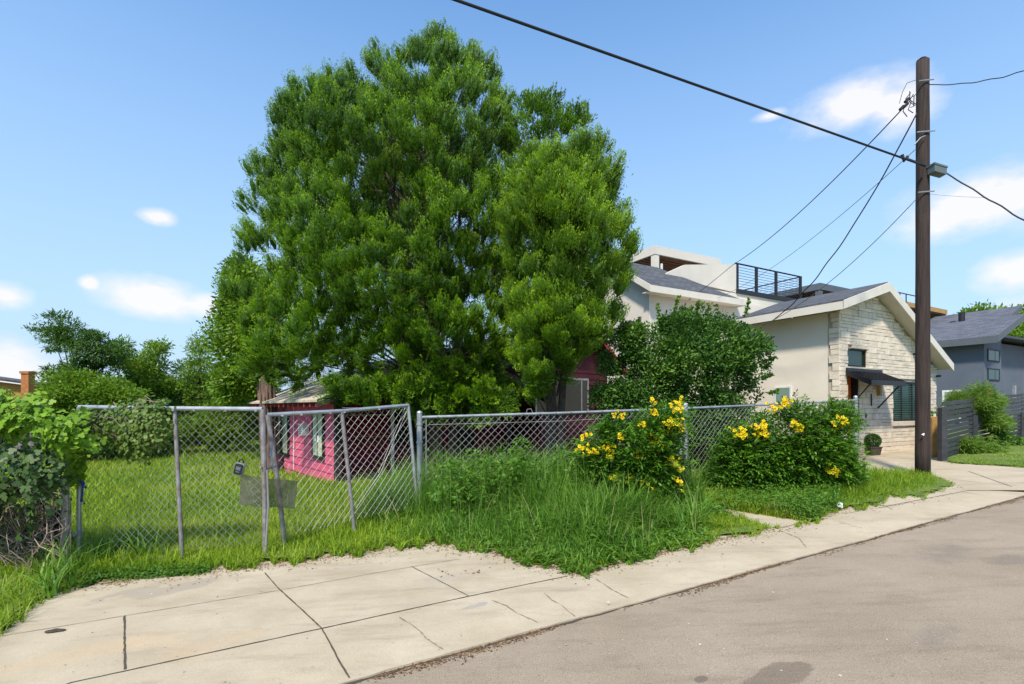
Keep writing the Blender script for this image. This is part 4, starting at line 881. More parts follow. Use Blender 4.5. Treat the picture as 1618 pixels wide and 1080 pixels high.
# ------------------------------------------------------------------ things by the stone house
pt = G(1379,719)
PT = empty('potted_topiary', pt, 'clipped round green topiary in a dark square pot at the stone wall', 'potted plant')
B = MB(); B.hexa([pt+Vector(v) for v in ((-.11,-.11,0),(.11,-.11,0),(.11,.11,0),(-.11,.11,0),(-.14,-.14,.21),(.14,-.14,.21),(.14,.14,.21),(-.14,.14,.21))]); B.box(pt.x-.15,pt.x+.15,pt.y-.15,pt.y+.15,pt.z+.20,pt.z+.225); B.build('pot', M_pot, PT)
n = 5000; dv = nrm(rng.normal(size=(n,3))); ps = np.array(pt)+np.array([0,0,.37])+dv*.17*rng.uniform(.85,1.03,(n,1)); npmesh('topiary', leaves(ps, nrm(dv+rng.normal(0,.6,(n,3))), rng.normal(size=(n,3)), .028, .018), rng.random(n)*.6, M_shrub, PT)
# black slatted fence
q0, q1, q2 = GY(1489,11.2), GY(1538,12.9), GY(1614,15.4); q3 = q2+(q2-q1)*1.2
BK = empty('slat_fence', q0, 'black horizontal slat fence in front of the blue-grey house', 'fence')
for i, (p, z) in enumerate(((q0,644),(q1,656),(q2,652),(q3,652))):
    w_ = .06; t = EYE-(z-HOR)/F_*p.y; B = MB(); B.box(p.x-w_,p.x+w_,p.y-w_,p.y+w_,p.z,t); B.build('fence_post', M_blkwood, BK)
for (a, c) in ((q0,q1),(q1,q2),(q2,q3)):
    B = MB(); dd_ = (c-a); dd_.z = 0; dd_.normalize(); n3 = Vector((-dd_.y,dd_.x,0)); s = a+dd_*.06; e = c-dd_*.06; zt0 = 1.50; k = 0; z = .06
    while z < 1.34:
        h = .075+.02*random.random(); B.hexa([s+Vector((0,0,z)),e+Vector((0,0,z)),e+n3*.02+Vector((0,0,z)),s+n3*.02+Vector((0,0,z)),s+Vector((0,0,z+h)),e+Vector((0,0,z+h)),e+n3*.02+Vector((0,0,z+h)),s+n3*.02+Vector((0,0,z+h))]); z += h+.025
    B.build('slat_panel', M_blkwood, BK)
tp = G(1474,722)
B = MB(); B.box(tp.x-.07,tp.x+.07,tp.y-.07,tp.y+.07,tp.z,EYE-(660-HOR)/F_*tp.y); B.tube([Vector((tp.x-.1,tp.y,EYE-(659-HOR)/F_*tp.y)), Vector((tp.x+.35,tp.y+.1,EYE-(659-HOR)/F_*tp.y))], .02, 6)
tag(B.build('timber_post', M_tanwood, origin=tp), 'tan timber post between the utility pole and the black slat fence', 'post')
wp = G(1483,718)
B = MB(); B.box(wp.x-.02,wp.x+.02,wp.y+.1,wp.y+.14,wp.z,wp.z+1.0); B.box(wp.x-.35,wp.x-.021,wp.y+.1,wp.y+.14,wp.z+.02,wp.z+.06)
tag(B.build('marker_stake', M_white, origin=wp), 'thin white stake beside the tan timber post', 'stake')
# litter on the grass
lp = G(1327,806)
B = MB(); B.face([lp+Vector(v) for v in ((-.03,0,.05),(.03,-.02,.03),(.035,0,.10),(-.01,.01,.11))]); B.face([lp+Vector(v) for v in ((-.03,0,.05),(-.01,.01,.11),(-.035,.02,.09))]); B.face([lp+Vector(v) for v in ((-.03,0,.05),(0,-.035,.05),(.03,-.02,.03))])
tag(B.build('paper_scrap', M_paper, origin=lp), 'crumpled white scrap of paper on the kerb strip grass', 'litter')
fl = G(88,997)
B = MB(); 
for k in range(7): B.ball(fl+Vector((random.uniform(-.05,.05),random.uniform(-.03,.03),.008)), random.uniform(.012,.03), 8, 5, (1.6,1,.35))
tag(B.build('dried_clump', M_pot, origin=fl), 'flat dried grey clump lying on the concrete joint at lower left', 'litter')

# ------------------------------------------------------------------ foliage
def fn(p, f, s=0):      # cheap smooth 3D noise in -1..1
    x, y, z = p[:,0]*f+s, p[:,1]*f+s*1.7, p[:,2]*f+s*.6
    return (np.sin(x*1.3+1.7*np.sin(y*.9+z*.5))+np.sin(y*1.7+1.3*np.sin(z*1.1+x*.7))+np.sin(z*1.5+1.5*np.sin(x*.8-y*1.2)))/3
def ragged(poly, amt, seg=18):
    out = []; n = len(poly)
    for i in range(n):
        (x0, y0), (x1, y1) = poly[i], poly[(i+1) % n]; L = math.hypot(x1-x0, y1-y0); k = max(1, int(L/seg)); nx, ny = -(y1-y0)/max(L,1), (x1-x0)/max(L,1)
        for j in range(k):
            o = random.gauss(0, amt) if (j or L > seg) else random.gauss(0, amt*.4); out.append((x0+(x1-x0)*j/k+nx*o, y0+(y1-y0)*j/k+ny*o))
    return out
def reseed(k):
    global rng
    random.seed(k); rng = np.random.default_rng(k)
def crown(poly, Yc, R, n, fb=(.62,.25), amp=.35, freq=1.1, gap=.0, seed=1, inset=.1):
    """points through a crown whose outline from the street is poly and whose half depth is R"""
    pl_ = np.array([((x-CX)/F_*Yc, EYE-(y-HOR)/F_*Yc) for x, y in poly]); lo, hi = pl_.min(0), pl_.max(0)
    q = rng.uniform(lo, hi, (n*6, 2)); q = q[inpoly(q[:,0], q[:,1], pl_)]
    A, Bb = pl_, np.roll(pl_, -1, 0); ab = Bb-A
    t = np.clip(((q[:,None]-A[None])*ab[None]).sum(2)/np.maximum((ab*ab).sum(1)[None], 1e-9), 0, 1)
    c = A[None]+ab[None]*t[:,:,None]; dist = np.linalg.norm(q[:,None]-c, axis=2); k = dist.argmin(1); d = dist[np.arange(len(q)), k]; cc = c[np.arange(len(q)), k]
    keep = d > inset; q, d, cc = q[keep][:n], d[keep][:n], cc[keep][:n]; m = len(q)
    g = np.clip(d/R, 0, 1); half = R*np.sqrt(np.maximum(1-(1-g)**2, 0.02)); u = rng.random(m)
    sg = np.where(u < fb[0], -1, np.where(u < fb[0]+fb[1], 1, rng.uniform(-.8, .8, m)))
    outw = nrm(cc-q)
    nx = outw*(1-g)[:,None]; ny = sg*np.sqrt(np.maximum(1-(1-g)**2, 0))
    nv = nrm(np.stack([nx[:,0], ny, nx[:,1]], 1)+1e-6)
    p = np.stack([q[:,0], Yc+sg*half, q[:,1]], 1)
    nz = fn(p, freq, seed)
    p = p-nv*(amp*(.5-.5*nz))[:,None]*np.minimum(1, half/R+.15)[:,None]
    sc_ = (p[:,1]/Yc)[:,None]; p = p.copy(); p[:,0:1] *= sc_; p[:,2:3] = EYE+(p[:,2:3]-EYE)*sc_
    if gap: 
        kk = rng.random(m) < np.clip(1.15+ (nz)*gap*2.4, .05, 1); p, nv = p[kk], nv[kk]
    return p, nv
def plumes(P0, D, L, Rr, nl, ll=(.05,.09), lw=.022):
    """upright flame-shaped sprays of many small scale leaves"""
    n = len(P0); D = nrm(D); t = rng.random((n, nl))**.85; kq = rng.integers(0, 6, (n, nl)); ph = kq*(2*np.pi/6)+rng.uniform(0,6.28,(n,1))+rng.normal(0,.30,(n,nl)); lf = rng.uniform(.6,1.12,(n,6))[np.arange(n)[:,None], kq]; t = t*lf
    ax = nrm(np.cross(D, np.array([.3,.9,.1]))); ay = np.cross(D, ax); L = np.asarray(L)[:,None]; Rr = np.asarray(Rr)[:,None]
    prof = np.sin(np.pi*np.clip(.10+.80*t/np.maximum(lf,.8), 0, 1))**.8; r = Rr*prof*np.sqrt(rng.uniform(.45, 1, (n, nl)))*(1+.22*np.sin(ph*3+D[:,:1]*40))
    rad = ax[:,None]*np.cos(ph)[:,:,None]+ay[:,None]*np.sin(ph)[:,:,None]
    pos = P0[:,None]+D[:,None]*(t*L)[:,:,None]+rad*r[:,:,None]
    dv = D[:,None]*.9+rad*(.55-.25*t)[:,:,None]+np.array([0,0,.45])+rng.normal(0,.22,(n,nl,3))
    pos = pos.reshape(-1,3); dv = nrm(dv.reshape(-1,3)); nv = rad.reshape(-1,3)+rng.normal(0,.38,pos.shape)
    V = leaves(pos, dv, nv, rng.uniform(ll[0], ll[1], len(pos)), lw*rng.uniform(.7,1.4,len(pos)))
    rnd = np.clip(np.repeat(rng.random(n), nl)*.7+rng.random(n*nl)*.3, 0, 1); tip = (np.clip((t-.55)*2.0, 0, 1)*.75*np.clip(r/Rr+.2,0,1)).reshape(-1)
    return V, rnd, tip
def cores(P0, D, L, Rr):
    """added dark core in each spray, blocks light so the spray reads solid"""
    D = nrm(D); ax = nrm(np.cross(D, np.array([.3,.9,.1]))); ay = np.cross(D, ax); tt_ = [.06,.25,.45,.62,.75]; pr = [.08,.30,.36,.22,.04]; rings = []
    for t, q in zip(tt_, pr):
        rings.append(np.stack([P0+D*(L*t)[:,None]+(ax*math.cos(a)+ay*math.sin(a))*(Rr*q)[:,None] for a in np.arange(6)*math.pi/3], 1))
    out = []
    for i in range(4):
        for k in range(6): out.append(np.stack([rings[i][:,k], rings[i][:,(k+1)%6], rings[i+1][:,(k+1)%6], rings[i+1][:,k]], 1))
    return np.concatenate(out)
def clumps(P0, Nv, rad, nl, ls, lw, shape='oval', up=.5, droop=0, flat=.7):
    n = len(P0); g = rng.normal(0, 1, (n, nl, 3)); g = nrm(g)*rng.uniform(.25, 1, (n, nl, 1))**.6; g[:,:,2] *= flat
    pos = P0[:,None]+g*np.asarray(rad)[:,None,None]; pos = pos.reshape(-1,3); out = nrm(g.reshape(-1,3)+np.repeat(Nv, nl, 0)*.5)
    dv = nrm(out+rng.normal(0,.6,pos.shape)+np.array([0,0,-droop])); nv = rng.normal(0,.6,pos.shape)+np.array([0,0,up])+out*.5
    V = leaves(pos, dv, nv, ls*rng.uniform(.6,1.3,len(pos)), lw*rng.uniform(.7,1.2,len(pos)), shape)
    return V, np.clip(np.repeat(rng.random(n), nl)*.45+rng.random(n*nl)*.55, 0, 1)
def limbs(B, base, targets, r0, bend=.3, n=7, up=.6):
    base = Vector(base)
    for tg in targets:
        tg = Vector(tg); d = tg-base; c = base+Vector((d.x*.25, d.y*.25, d.z*up)); pts = []
        for i in range(n+1):
            t = i/n; p = base*(1-t)**2+c*2*t*(1-t)+tg*t*t; p += Vector((random.uniform(-1,1),random.uniform(-1,1),random.uniform(-.4,.4)))*.05*bend*d.length*.3*math.sin(t*3.1); pts.append(p)
        B.tube(pts, [r0*(1-t/n*.85) for t in range(n+1)], 6, cap=False)

reseed(11)
# ---- the big conifer and its right-hand neighbour ---------------------------------
big = [(368,580),(376,560),(375,500),(382,455),(400,420),(388,380),(386,310),(398,255),(425,245),(415,210),(440,150),(480,125),(520,100),(545,98),(575,85),(600,60),(640,65),(668,48),(700,38),(722,62),(752,68),(790,85),(808,120),(820,155),(812,190),(835,240),(850,330),(860,420),(850,520),(835,590),(810,640),(740,675),(690,668),(640,650),(575,632),(500,622),(450,612),(430,615),(405,618),(380,605)]
YB = 13.1
tb = GY(690, 11.9)
T1 = empty('conifer_tree', tb, 'huge rounded bright green conifer towering over the pink house, the larger of the two', 'tree')
def boughs(poly, Yc, R, n, sep, amp, freq, gap, seed, br, npl, m, T, nl, ll, lw, zlow, Ls, Rs, name='crown'):
    p, nv = crown(poly, Yc, R, n*7, amp=amp, freq=freq, gap=gap, seed=seed, inset=br*.55, fb=(.66,.2)); kept = []
    pw = [((x-CX)/F_*Yc, EYE-(y-HOR)/F_*Yc) for x, y in poly]; cz = np.mean(pw, 0); rp = []; rn_ = []
    for i in range(len(pw)):
        a, b_ = np.array(pw[i]), np.array(pw[(i+1) % len(pw)]); L_ = np.linalg.norm(b_-a); nn2 = np.array([(b_-a)[1], -(b_-a)[0]])/max(L_,1e-6); nn2 = -nn2 if np.dot(nn2, cz-a) > 0 else nn2
        for t in np.arange(rng.uniform(0,.5)*sep, L_, sep*.85): c_ = a+(b_-a)*t/L_-nn2*br*rng.uniform(.75,1.05)-np.array([0,.26*max(0,nn2[1])]); rp.append([c_[0], Yc+rng.normal(0,.3), c_[1]]); rn_.append([nn2[0], -.2, nn2[1]])
    p = np.concatenate([np.array(rp), p]); nv = np.concatenate([nrm(np.array(rn_)), nv])
    for i in range(len(p)):
        if not kept or np.min(np.linalg.norm(p[kept]-p[i], axis=1)) > sep*rng.uniform(.75,1.2): kept.append(i)
        if len(kept) >= n: break
    p, nv = p[kept], nv[kept]; k = len(p); low = np.clip((zlow-p[:,2])/2.2, 0, 1)[:,None]
    ax = nrm(nv*np.array([.8,.8,.4])+np.array([0,0,.8])*(1-low*.8)); r_ = br*rng.uniform(.7,1.35,k)
    v = nrm(rng.normal(0,1,(k,npl,3))+ax[:,None]*1.25); v[:,:,2] *= 1.0
    q = (p[:,None]+v*r_[:,None,None]*rng.uniform(.45,1,(k,npl,1))).reshape(-1,3); v = v.reshape(-1,3); lw_ = np.repeat(low, npl, 0)
    D = nrm(v*.5+np.repeat(nv, npl, 0)*.25+np.array([0,0,.95])*(1-lw_*.9)+np.array([0,-.1,-.25])*lw_+rng.normal(0,.12,q.shape))
    L = rng.uniform(*Ls,len(q)); Rr = rng.uniform(*Rs,len(q)); V, rn, tip = plumes(q-D*L[:,None]*.55, D, L, Rr, nl, ll=ll, lw=lw)
    rb = np.repeat(np.repeat(rng.random(k), npl), nl); cv = cores(q-D*L[:,None]*.55, D, L, Rr); V = np.concatenate([V, cv]); z_ = np.zeros(len(cv))
    npmesh(name, V, np.concatenate([np.clip(rn*.45+rb*.55,0,1), z_+.0]), m, T, tip=np.concatenate([tip, z_])); return p, ax, q, D  # added cores get the darkest leaf tone, painting shade inside the sprays
p, D, q_, D_ = boughs(big, YB, 2.9, 600, .49, 1.4, 1.3, .5, 3, .39, 9, M_arb, T1, 270, (.028,.050), .0135, 4.0, (.30,.56), (.11,.19))
low_ = [(520,600),(560,590),(680,590),(800,595),(838,635),(800,655),(740,668),(690,660),(640,655),(575,640),(530,625)]
boughs(low_, 11.2, .7, 90, .40, .3, 1.6, .2, 4, .26, 8, M_arb, T1, 190, (.034,.060), .015, 6.0, (.26,.48), (.09,.15), 'lower_skirt')
B = MB(); 
for (dx, dy, r) in ((0,0,.17),(-.28,.15,.13),(.25,.1,.12),(-.12,.3,.14)):
    bs = tb+Vector((dx,dy,-.05)); B.tube([bs, bs+Vector((dx*.5,.1,1.2)), bs+Vector((dx*1.4-.2,.3,2.8)), bs+Vector((dx*3-.5,.5,5.0)), bs+Vector((dx*4-.8,.5,7.5))], [r,r*.85,r*.7,r*.45,r*.15], 9)
fr_ = [i for i in range(len(p)) if p[i][2] > 3.0]; idxs = random.sample(fr_, 150)
for k in idxs:
    tg = Vector(p[k]); h = max(.8, min(tg.z-1.2, tg.z*.55)); hub = tb+Vector((-.05*h*1.2+random.uniform(-.4,.4), .05*h+random.uniform(-.2,.3), h)); limbs(B, hub, [tg-Vector(D[k])*.2], .035, up=.75)
B.build('trunk', M_bark, T1)
# a thinner inner layer of twig sprays, shade put into their dark tone, keeps the heart of the crown from being see-through
def inner(poly, Yc, R, n, m, par, name='inner_twigs', ll=.10, sh='diamond', wd=.02):
    q = [((x-CX)*.78+CX*1.0+(np.mean([a for a,_ in poly])-CX)*.22, (y)*.8+np.mean([b for _,b in poly])*.2) for x, y in poly]
    p, nv = crown(q, Yc, R*.62, n, amp=.6, freq=1.4, gap=.5, seed=9)
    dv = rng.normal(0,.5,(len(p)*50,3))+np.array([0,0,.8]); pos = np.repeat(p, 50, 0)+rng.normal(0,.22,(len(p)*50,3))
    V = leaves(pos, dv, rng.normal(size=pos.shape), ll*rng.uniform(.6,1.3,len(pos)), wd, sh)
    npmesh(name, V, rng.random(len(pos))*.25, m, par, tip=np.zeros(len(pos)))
inner(big, YB, 2.9, 900, M_arb, T1)

reseed(12)
rt = [(800,300),(792,255),(805,235),(830,225),(850,215),(880,225),(905,215),(920,185),(955,205),(968,235),(975,270),(985,320),(993,370),(1003,398),(1000,430),(985,470),(975,510),(950,545),(925,570),(900,600),(870,605),(850,640),(825,610),(812,550),(800,480),(795,400),(785,340)]
YR = 10.3
tr = GY(868, 10.6)
T2_ = empty('conifer_tree', tr, 'smaller yellow-green conifer joined to the right side of the huge one, above the red eave', 'tree')
p, D, q_, D_ = boughs(rt, YR, 1.5, 240, .37, .85, 1.9, .5, 5, .28, 9, M_arb2, T2_, 260, (.026,.046), .0125, 3.4, (.26,.50), (.09,.155))
top_ = [(790,240),(805,200),(815,165),(850,145),(880,150),(890,175),(925,170),(930,210),(905,240),(860,260)]
p2, nv2 = crown(top_, 11.6, .8, 150, amp=.3, freq=2, gap=.6, seed=8, inset=.05)
D2 = nrm(nv2*.6+np.array([0,0,.7])+rng.normal(0,.3,p2.shape)); L2_ = rng.uniform(.25,.45,len(p2))
V, rn, tip = plumes(p2, D2, L2_, rng.uniform(.07,.13,len(p2)), 110); npmesh('upper_crown', V, rn, M_arb, T2_, tip=tip*.4)
B = MB()
for (dx, r) in ((0,.13),(.2,.09)):
    bs = tr+Vector((dx,0,-.05)); B.tube([bs, bs+Vector((.05,.05,1.5)), bs+Vector((dx,.2,3.4)), bs+Vector((dx*1.5+.1,.3,5.4))], [r,r*.85,r*.6,r*.2], 8)
for k in random.sample(range(len(p)), 80):
    tg = Vector(p[k]); h = max(.8, min(tg.z-1.0, tg.z*.6)); limbs(B, tr+Vector((random.uniform(-.1,.3),random.uniform(-.1,.2),h)), [tg], .025, up=.7)
for k in random.sample(range(len(p2)), 26): limbs(B, tr+Vector((0,.2,4.2)), [Vector(p2[k])+Vector((0,0,.15))], .022, up=.5)
B.build('trunk', M_bark, T2_)
inner(rt, YR, 1.5, 420, M_arb2, T2_)

reseed(13)
# ---- broadleaf trees -----------------------------------------------------------------
def tree(name, label, poly, Yc, R, n, m, ls, lw, nl=60, rad=(.25,.5), px0=None, shape='oval', gap=.3, trunk=.14, amp=.4, freq=1.0, base=None, up=.6, nlimb=30, flat=.7, cat='tree', group=None, bark=None, y0=None, lmin=.25):
    cxm = px0 if px0 else np.mean([a for a,_ in poly]); b0 = base or GY(cxm, Yc)
    T = empty(name, b0, label, cat, group)
    poly = ragged(poly, 5.5)
    p, nv = crown(poly, Yc, R, n, amp=amp, freq=freq, gap=gap, seed=random.uniform(0,20), inset=rad[0]*.4)
    V, rn = clumps(p, nv, rng.uniform(rad[0], rad[1], len(p)), nl, ls, lw, shape, up, flat=flat); npmesh('crown', V, rn, m, T)
    B = MB(); ztop = float(np.percentile(p[:,2], 70)); c = Vector((float(p[:,0].mean()), Yc, ztop)); b0 = Vector(b0)
    B.tube([b0-Vector((0,0,.1)), b0.lerp(c,.4)+Vector((.1,0,0)), b0.lerp(c,.8)], [trunk, trunk*.75, trunk*.35], 9)
    for k in random.sample(range(len(p)), min(nlimb, len(p))):
        tg = Vector(p[k]); t = random.uniform(lmin,max(.7,lmin+.2)); limbs(B, b0.lerp(c, t), [tg], trunk*.28, up=.6)
    B.build('trunk', bark or M_bark, T); return T, p
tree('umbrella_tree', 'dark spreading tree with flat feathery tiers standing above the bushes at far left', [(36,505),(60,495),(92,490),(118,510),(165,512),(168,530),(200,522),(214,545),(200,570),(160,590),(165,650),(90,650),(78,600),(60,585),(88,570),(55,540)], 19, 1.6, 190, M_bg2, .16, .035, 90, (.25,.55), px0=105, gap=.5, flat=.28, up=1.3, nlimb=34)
tree('bushy_tree', 'rounded mid green tree just right of the feathery dark one', [(160,660),(165,600),(178,545),(190,525),(205,530),(215,555),(240,545),(262,540),(272,575),(282,610),(290,665)], 20.5, 1.6, 230, M_bg1, .13, .05, 80, (.25,.5), gap=.25)
tree('bushy_tree', 'broad light green tree low behind the vines, right of the brick chimney', [(45,665),(50,610),(75,585),(110,575),(150,580),(190,590),(215,620),(230,665)], 17.5, 1.5, 230, M_bg1, .13, .05, 90, (.25,.5), gap=.15)
tree('airy_tree', 'thin airy tree with sky showing through, left of the tall tree by the conifer', [(262,665),(272,610),(285,560),(300,530),(315,515),(330,545),(345,560),(352,610),(355,665)], 21, 1.3, 150, M_bg1, .14, .035, 60, (.2,.45), gap=.7, flat=.5)
tt, _ = tree('tall_tree', 'tall leafy tree with shaggy reddish trunk at the left side of the huge conifer', [(330,600),(334,560),(326,510),(322,480),(332,450),(350,415),(372,403),(400,410),(430,440),(440,520),(440,600),(400,640),(350,650)], 16.5, 1.5, 330, M_bg1, .13, .06, 90, (.25,.5), px0=424, base=GY(426,14.6), trunk=.22, gap=.35, bark=M_cedbark, lmin=.7)
B = MB(); tb2 = GY(426,14.6); B.tube([tb2-Vector((0,0,.1)), tb2+Vector((-.02,0,1.5)), tb2+Vector((-.06,0,3.0)), tb2+Vector((-.25,.1,4.6))], [.22,.19,.18,.12], 12); B.build('main_stem', M_cedbark, tt)
tb2 = GY(426,14.6); B = MB()
for k in range(16):
    a = k*.393; o = Vector((math.cos(a), math.sin(a), 0)); z0 = random.uniform(.0,1.2); z1 = z0+random.uniform(1.0,2.4); j = random.uniform(-.12,.12); o2 = Vector((math.cos(a+j), math.sin(a+j), 0)); B.tube([tb2+o*.21+Vector((0,0,z0)), tb2+(o+o2)*.105+Vector((-.02,0,(z0+z1)/2)), tb2+o2*.205+Vector((-.05,0,z1))], [.02,.03,.015], 5)
B.build('bark_strip', M_cedbark, tt)
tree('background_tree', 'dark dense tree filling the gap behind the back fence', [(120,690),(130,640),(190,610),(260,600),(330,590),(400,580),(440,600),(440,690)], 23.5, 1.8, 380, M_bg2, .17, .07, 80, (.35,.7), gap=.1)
tree('leafy_shrub', 'bright green shrub hanging over the back fence left of the pink house', [(262,700),(280,660),(310,640),(345,620),(390,615),(420,640),(425,690),(380,705),(320,700)], 18.2, 1.0, 200, M_bg1, .12, .055, 80, (.2,.4), gap=.25, trunk=.06, cat='shrub')
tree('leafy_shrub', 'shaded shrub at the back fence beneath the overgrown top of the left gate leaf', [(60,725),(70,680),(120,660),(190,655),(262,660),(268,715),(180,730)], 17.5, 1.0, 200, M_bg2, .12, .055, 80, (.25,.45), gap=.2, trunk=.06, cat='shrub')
tree('background_tree', 'low green tree at the left edge below the orange house roof', [(-300,560),(-180,530),(-90,560),(-30,605),(20,616),(60,620),(62,700),(-300,710)], 25, 1.5, 260, M_bg1, .15, .06, 70, (.3,.6), gap=.15, px0=-100)
tree('background_tree', 'pale green tree rising behind the slate roofs at the right edge', [(1505,500),(1525,488),(1545,480),(1565,478),(1590,482),(1618,478),(1680,490),(1690,560),(1600,560),(1560,520)], 34, 2.2, 260, M_bg1, .24, .10, 50, (.4,.8), gap=.5, px0=1600)
tree('background_tree', 'dense green tree behind the pipe chimney at the right edge', [(1585,530),(1600,505),(1640,500),(1700,505),(1720,570),(1590,570)], 31, 1.6, 150, M_bg1, .2, .09, 60, (.4,.7), gap=.1, px0=1650)
tree('young_tree', 'fluffy yellow-green young tree over the black slat fence', [(1490,655),(1490,632),(1503,612),(1525,601),(1548,603),(1568,615),(1585,628),(1582,650),(1600,665),(1575,680),(1545,672),(1510,668)], 13.6, .75, 170, M_fern, .12, .016, 110, (.14,.28), px0=1535, shape='diamond', gap=.25, trunk=.05, flat=.6, cat='tree')
tree('leafy_shrub', 'small dark bush on the lawn strip in front of the slat fence', [(1565,712),(1562,690),(1580,675),(1605,680),(1618,695),(1617,712)], 13.6, .4, 70, M_shrub, .08, .04, 70, (.12,.2), gap=.2, trunk=.03, cat='shrub', px0=1590)
tree('arching_shrub', 'low shrub with arching yellow-green sprays at the foot of the slat fence', [(1510,722),(1508,700),(1520,692),(1550,698),(1580,708),(1585,722)], 12.2, .35, 60, M_fern, .16, .018, 60, (.12,.22), shape='diamond', gap=.3, trunk=.02, cat='shrub', px0=1545, flat=.5)
tree('leafy_shrub', 'small pale bush peeping past the right side of the utility pole', [(1468,672),(1468,652),(1478,643),(1488,655),(1488,675)], 13.8, .2, 26, M_fern, .07, .03, 50, (.08,.14), gap=.1, trunk=.02, cat='shrub')
reseed(14)
# big dark privet-like shrub
SHB = [(940,680),(930,640),(938,600),(948,560),(958,530),(972,505),(985,492),(1000,505),(1020,500),(1040,485),(1060,470),(1085,474),(1100,482),(1120,482),(1150,490),(1170,512),(1195,520),(1208,540),(1214,570),(1218,600),(1205,640),(1195,690),(1195,735),(1070,745),(980,725)]
sh, ps = tree('large_shrub', 'large dark glossy green shrub in front of the cream stucco side wall', SHB, 11.0, 1.2, 800, M_shrub, .070, .040, 120, (.10,.32), gap=.42, amp=.65, freq=2.2, trunk=.08, nlimb=60, flat=.9, cat='shrub')
pos = []; 
for (x, y, l) in ((985,500,.6),(1002,510,.4),(1042,490,.4),(1065,476,.4),(1100,478,.3),(1160,500,.3),(1178,478,.35),(1205,575,.2),(1215,600,.2),(1212,548,.2)):
    a = np.array(P(x, y+22, 10.6)); dr_ = nrm(np.array([random.uniform(-.1,.35), 0, 1.0])) if x < 1200 else nrm(np.array([1,0,.3]))
    for k in range(26): pos.append(a+dr_*l*k/26*1.1+rng.normal(0,.012,3))
pos = np.array(pos); pos = np.repeat(pos, 4, 0); V = leaves(pos, rng.normal(0,.6,pos.shape)+np.array([0,0,.4]), rng.normal(size=pos.shape), .065, .032, 'oval'); npmesh('shoot', V, .5+rng.random(len(pos))*.5, M_shrub, sh)

reseed(15)
# ---- yellow bells bushes ----------------------------------------------------------------
def pinnate(P0, D, nl, fl, ls, lw):
    """each point carries a compound leaf: nl leaflets in pairs on a stalk of length fl"""
    n = len(P0); D = nrm(D); up = np.array([0,0,1.0]); sd_ = nrm(np.cross(D, up+rng.normal(0,.3,(n,3)))); out = []
    for k in range(nl):
        t = (k//2+1)/(nl/2+.5); s = 1 if k % 2 else -1
        if k == nl-1: s = 0
        pos = P0+D*fl*t+np.array([0,0,-.25])*fl*t*t
        dd_ = D*.7+sd_*s*.9+np.array([0,0,-.25]); nv = up+rng.normal(0,.35,(n,3)); out.append(leaves(pos, dd_, nv, ls*rng.uniform(.75,1.2,n), lw, 'diamond'))
    return np.concatenate(out)
def bells(label, poly, Yc, R, n, flowers, fsz, cull=0):
    b0 = GY(np.mean([a for a,_ in poly]), Yc); T = empty('yellow_bells_bush', b0, label, 'flowering bush', 'yellow flowered bushes along the fence')
    p, nv = crown(ragged(poly, 9), Yc, R, n, amp=.32, freq=3, gap=.30, seed=2, inset=.06)
    P0 = np.repeat(p, 9, 0)+rng.normal(0,.085,(len(p)*9,3)); D = np.repeat(nv, 9, 0)*.6+rng.normal(0,.55,P0.shape)+np.array([0,0,.25])
    V = pinnate(P0, D, 7, .14, .075, .028); npmesh('foliage', V, np.tile(rng.random(len(P0)), 7), M_bells, T)
    B = MB()
    for k in random.sample(range(len(p)), 60): limbs(B, b0+Vector((random.uniform(-.25,.25),random.uniform(-.1,.1),0)), [p[k]], .011, up=.7)
    B.build('stem', M_bark, T)
    for (x, y, s) in flowers:
        c = np.array(P(x, y, Yc-R*.92 if (x, y) else Yc)); m = int(5*s)+4; V = []; 
        ctr = c+rng.normal(0,.024*s*fsz,(m,3)); dv = nrm(ctr-c+np.array([0,-.03,.01])+rng.normal(0,.02,(m,3)))
        for i in range(m):                                   # each blossom: a short flared trumpet of five lobes
            d = dv[i]; ax = nrm(np.cross(d, np.array([.2,.3,.9]))); ay = np.cross(d, ax); r = .020*fsz; h = .038*fsz
            for k in range(5):
                a0, a1_ = 2*np.pi*k/5, 2*np.pi*(k+1)/5; am = (a0+a1_)/2; f = lambda a, rr_, hh: ctr[i]+(ax*np.cos(a)+ay*np.sin(a))*rr_+d*hh
                V.append([f(a0,.005,0), f(a1_,.005,0), f(a1_,r*.75,h), f(a0,r*.75,h)]); V.append([f(a0,r*.75,h), f(a1_,r*.75,h), f(am+.25,r*1.35,h*1.1), f(am-.25,r*1.35,h*1.1)])
        npmesh('flower_cluster', np.array(V), rng.random(len(V)), M_petal, T)
    return T
FA_ = [(925,692,1.2),(918,706,1.3),(933,713,.8),(947,709,.9),(964,706,.9),(964,719,.9),(977,656,1.2),(981,690,.8),(1014,671,.8),(1011,717,1.3),(1032,653,.7),(1025,692,1.6),(1030,703,1.8),(1040,705,1.6),(1058,664,1.2),(1055,676,1.4),(1064,672,1.4),(1072,671,1.3),(1073,637,1.6),(1070,645,1.2),(1060,727,1.1),(1068,731,1.1),(1071,765,1.2),(1022,761,1.4),(991,755,1.5),(970,754,1.1),(1030,634,.7),(1074,740,.6)]
bells('tall loose bush heavy with yellow trumpet flowers before the middle fence posts', [(903,735),(900,700),(915,675),(930,690),(945,668),(965,650),(985,655),(1000,668),(1022,640),(1040,655),(1055,630),(1085,628),(1090,660),(1080,690),(1092,720),(1100,760),(1095,800),(1050,812),(960,805),(925,780)], 7.4, .62, 400, FA_, .95)
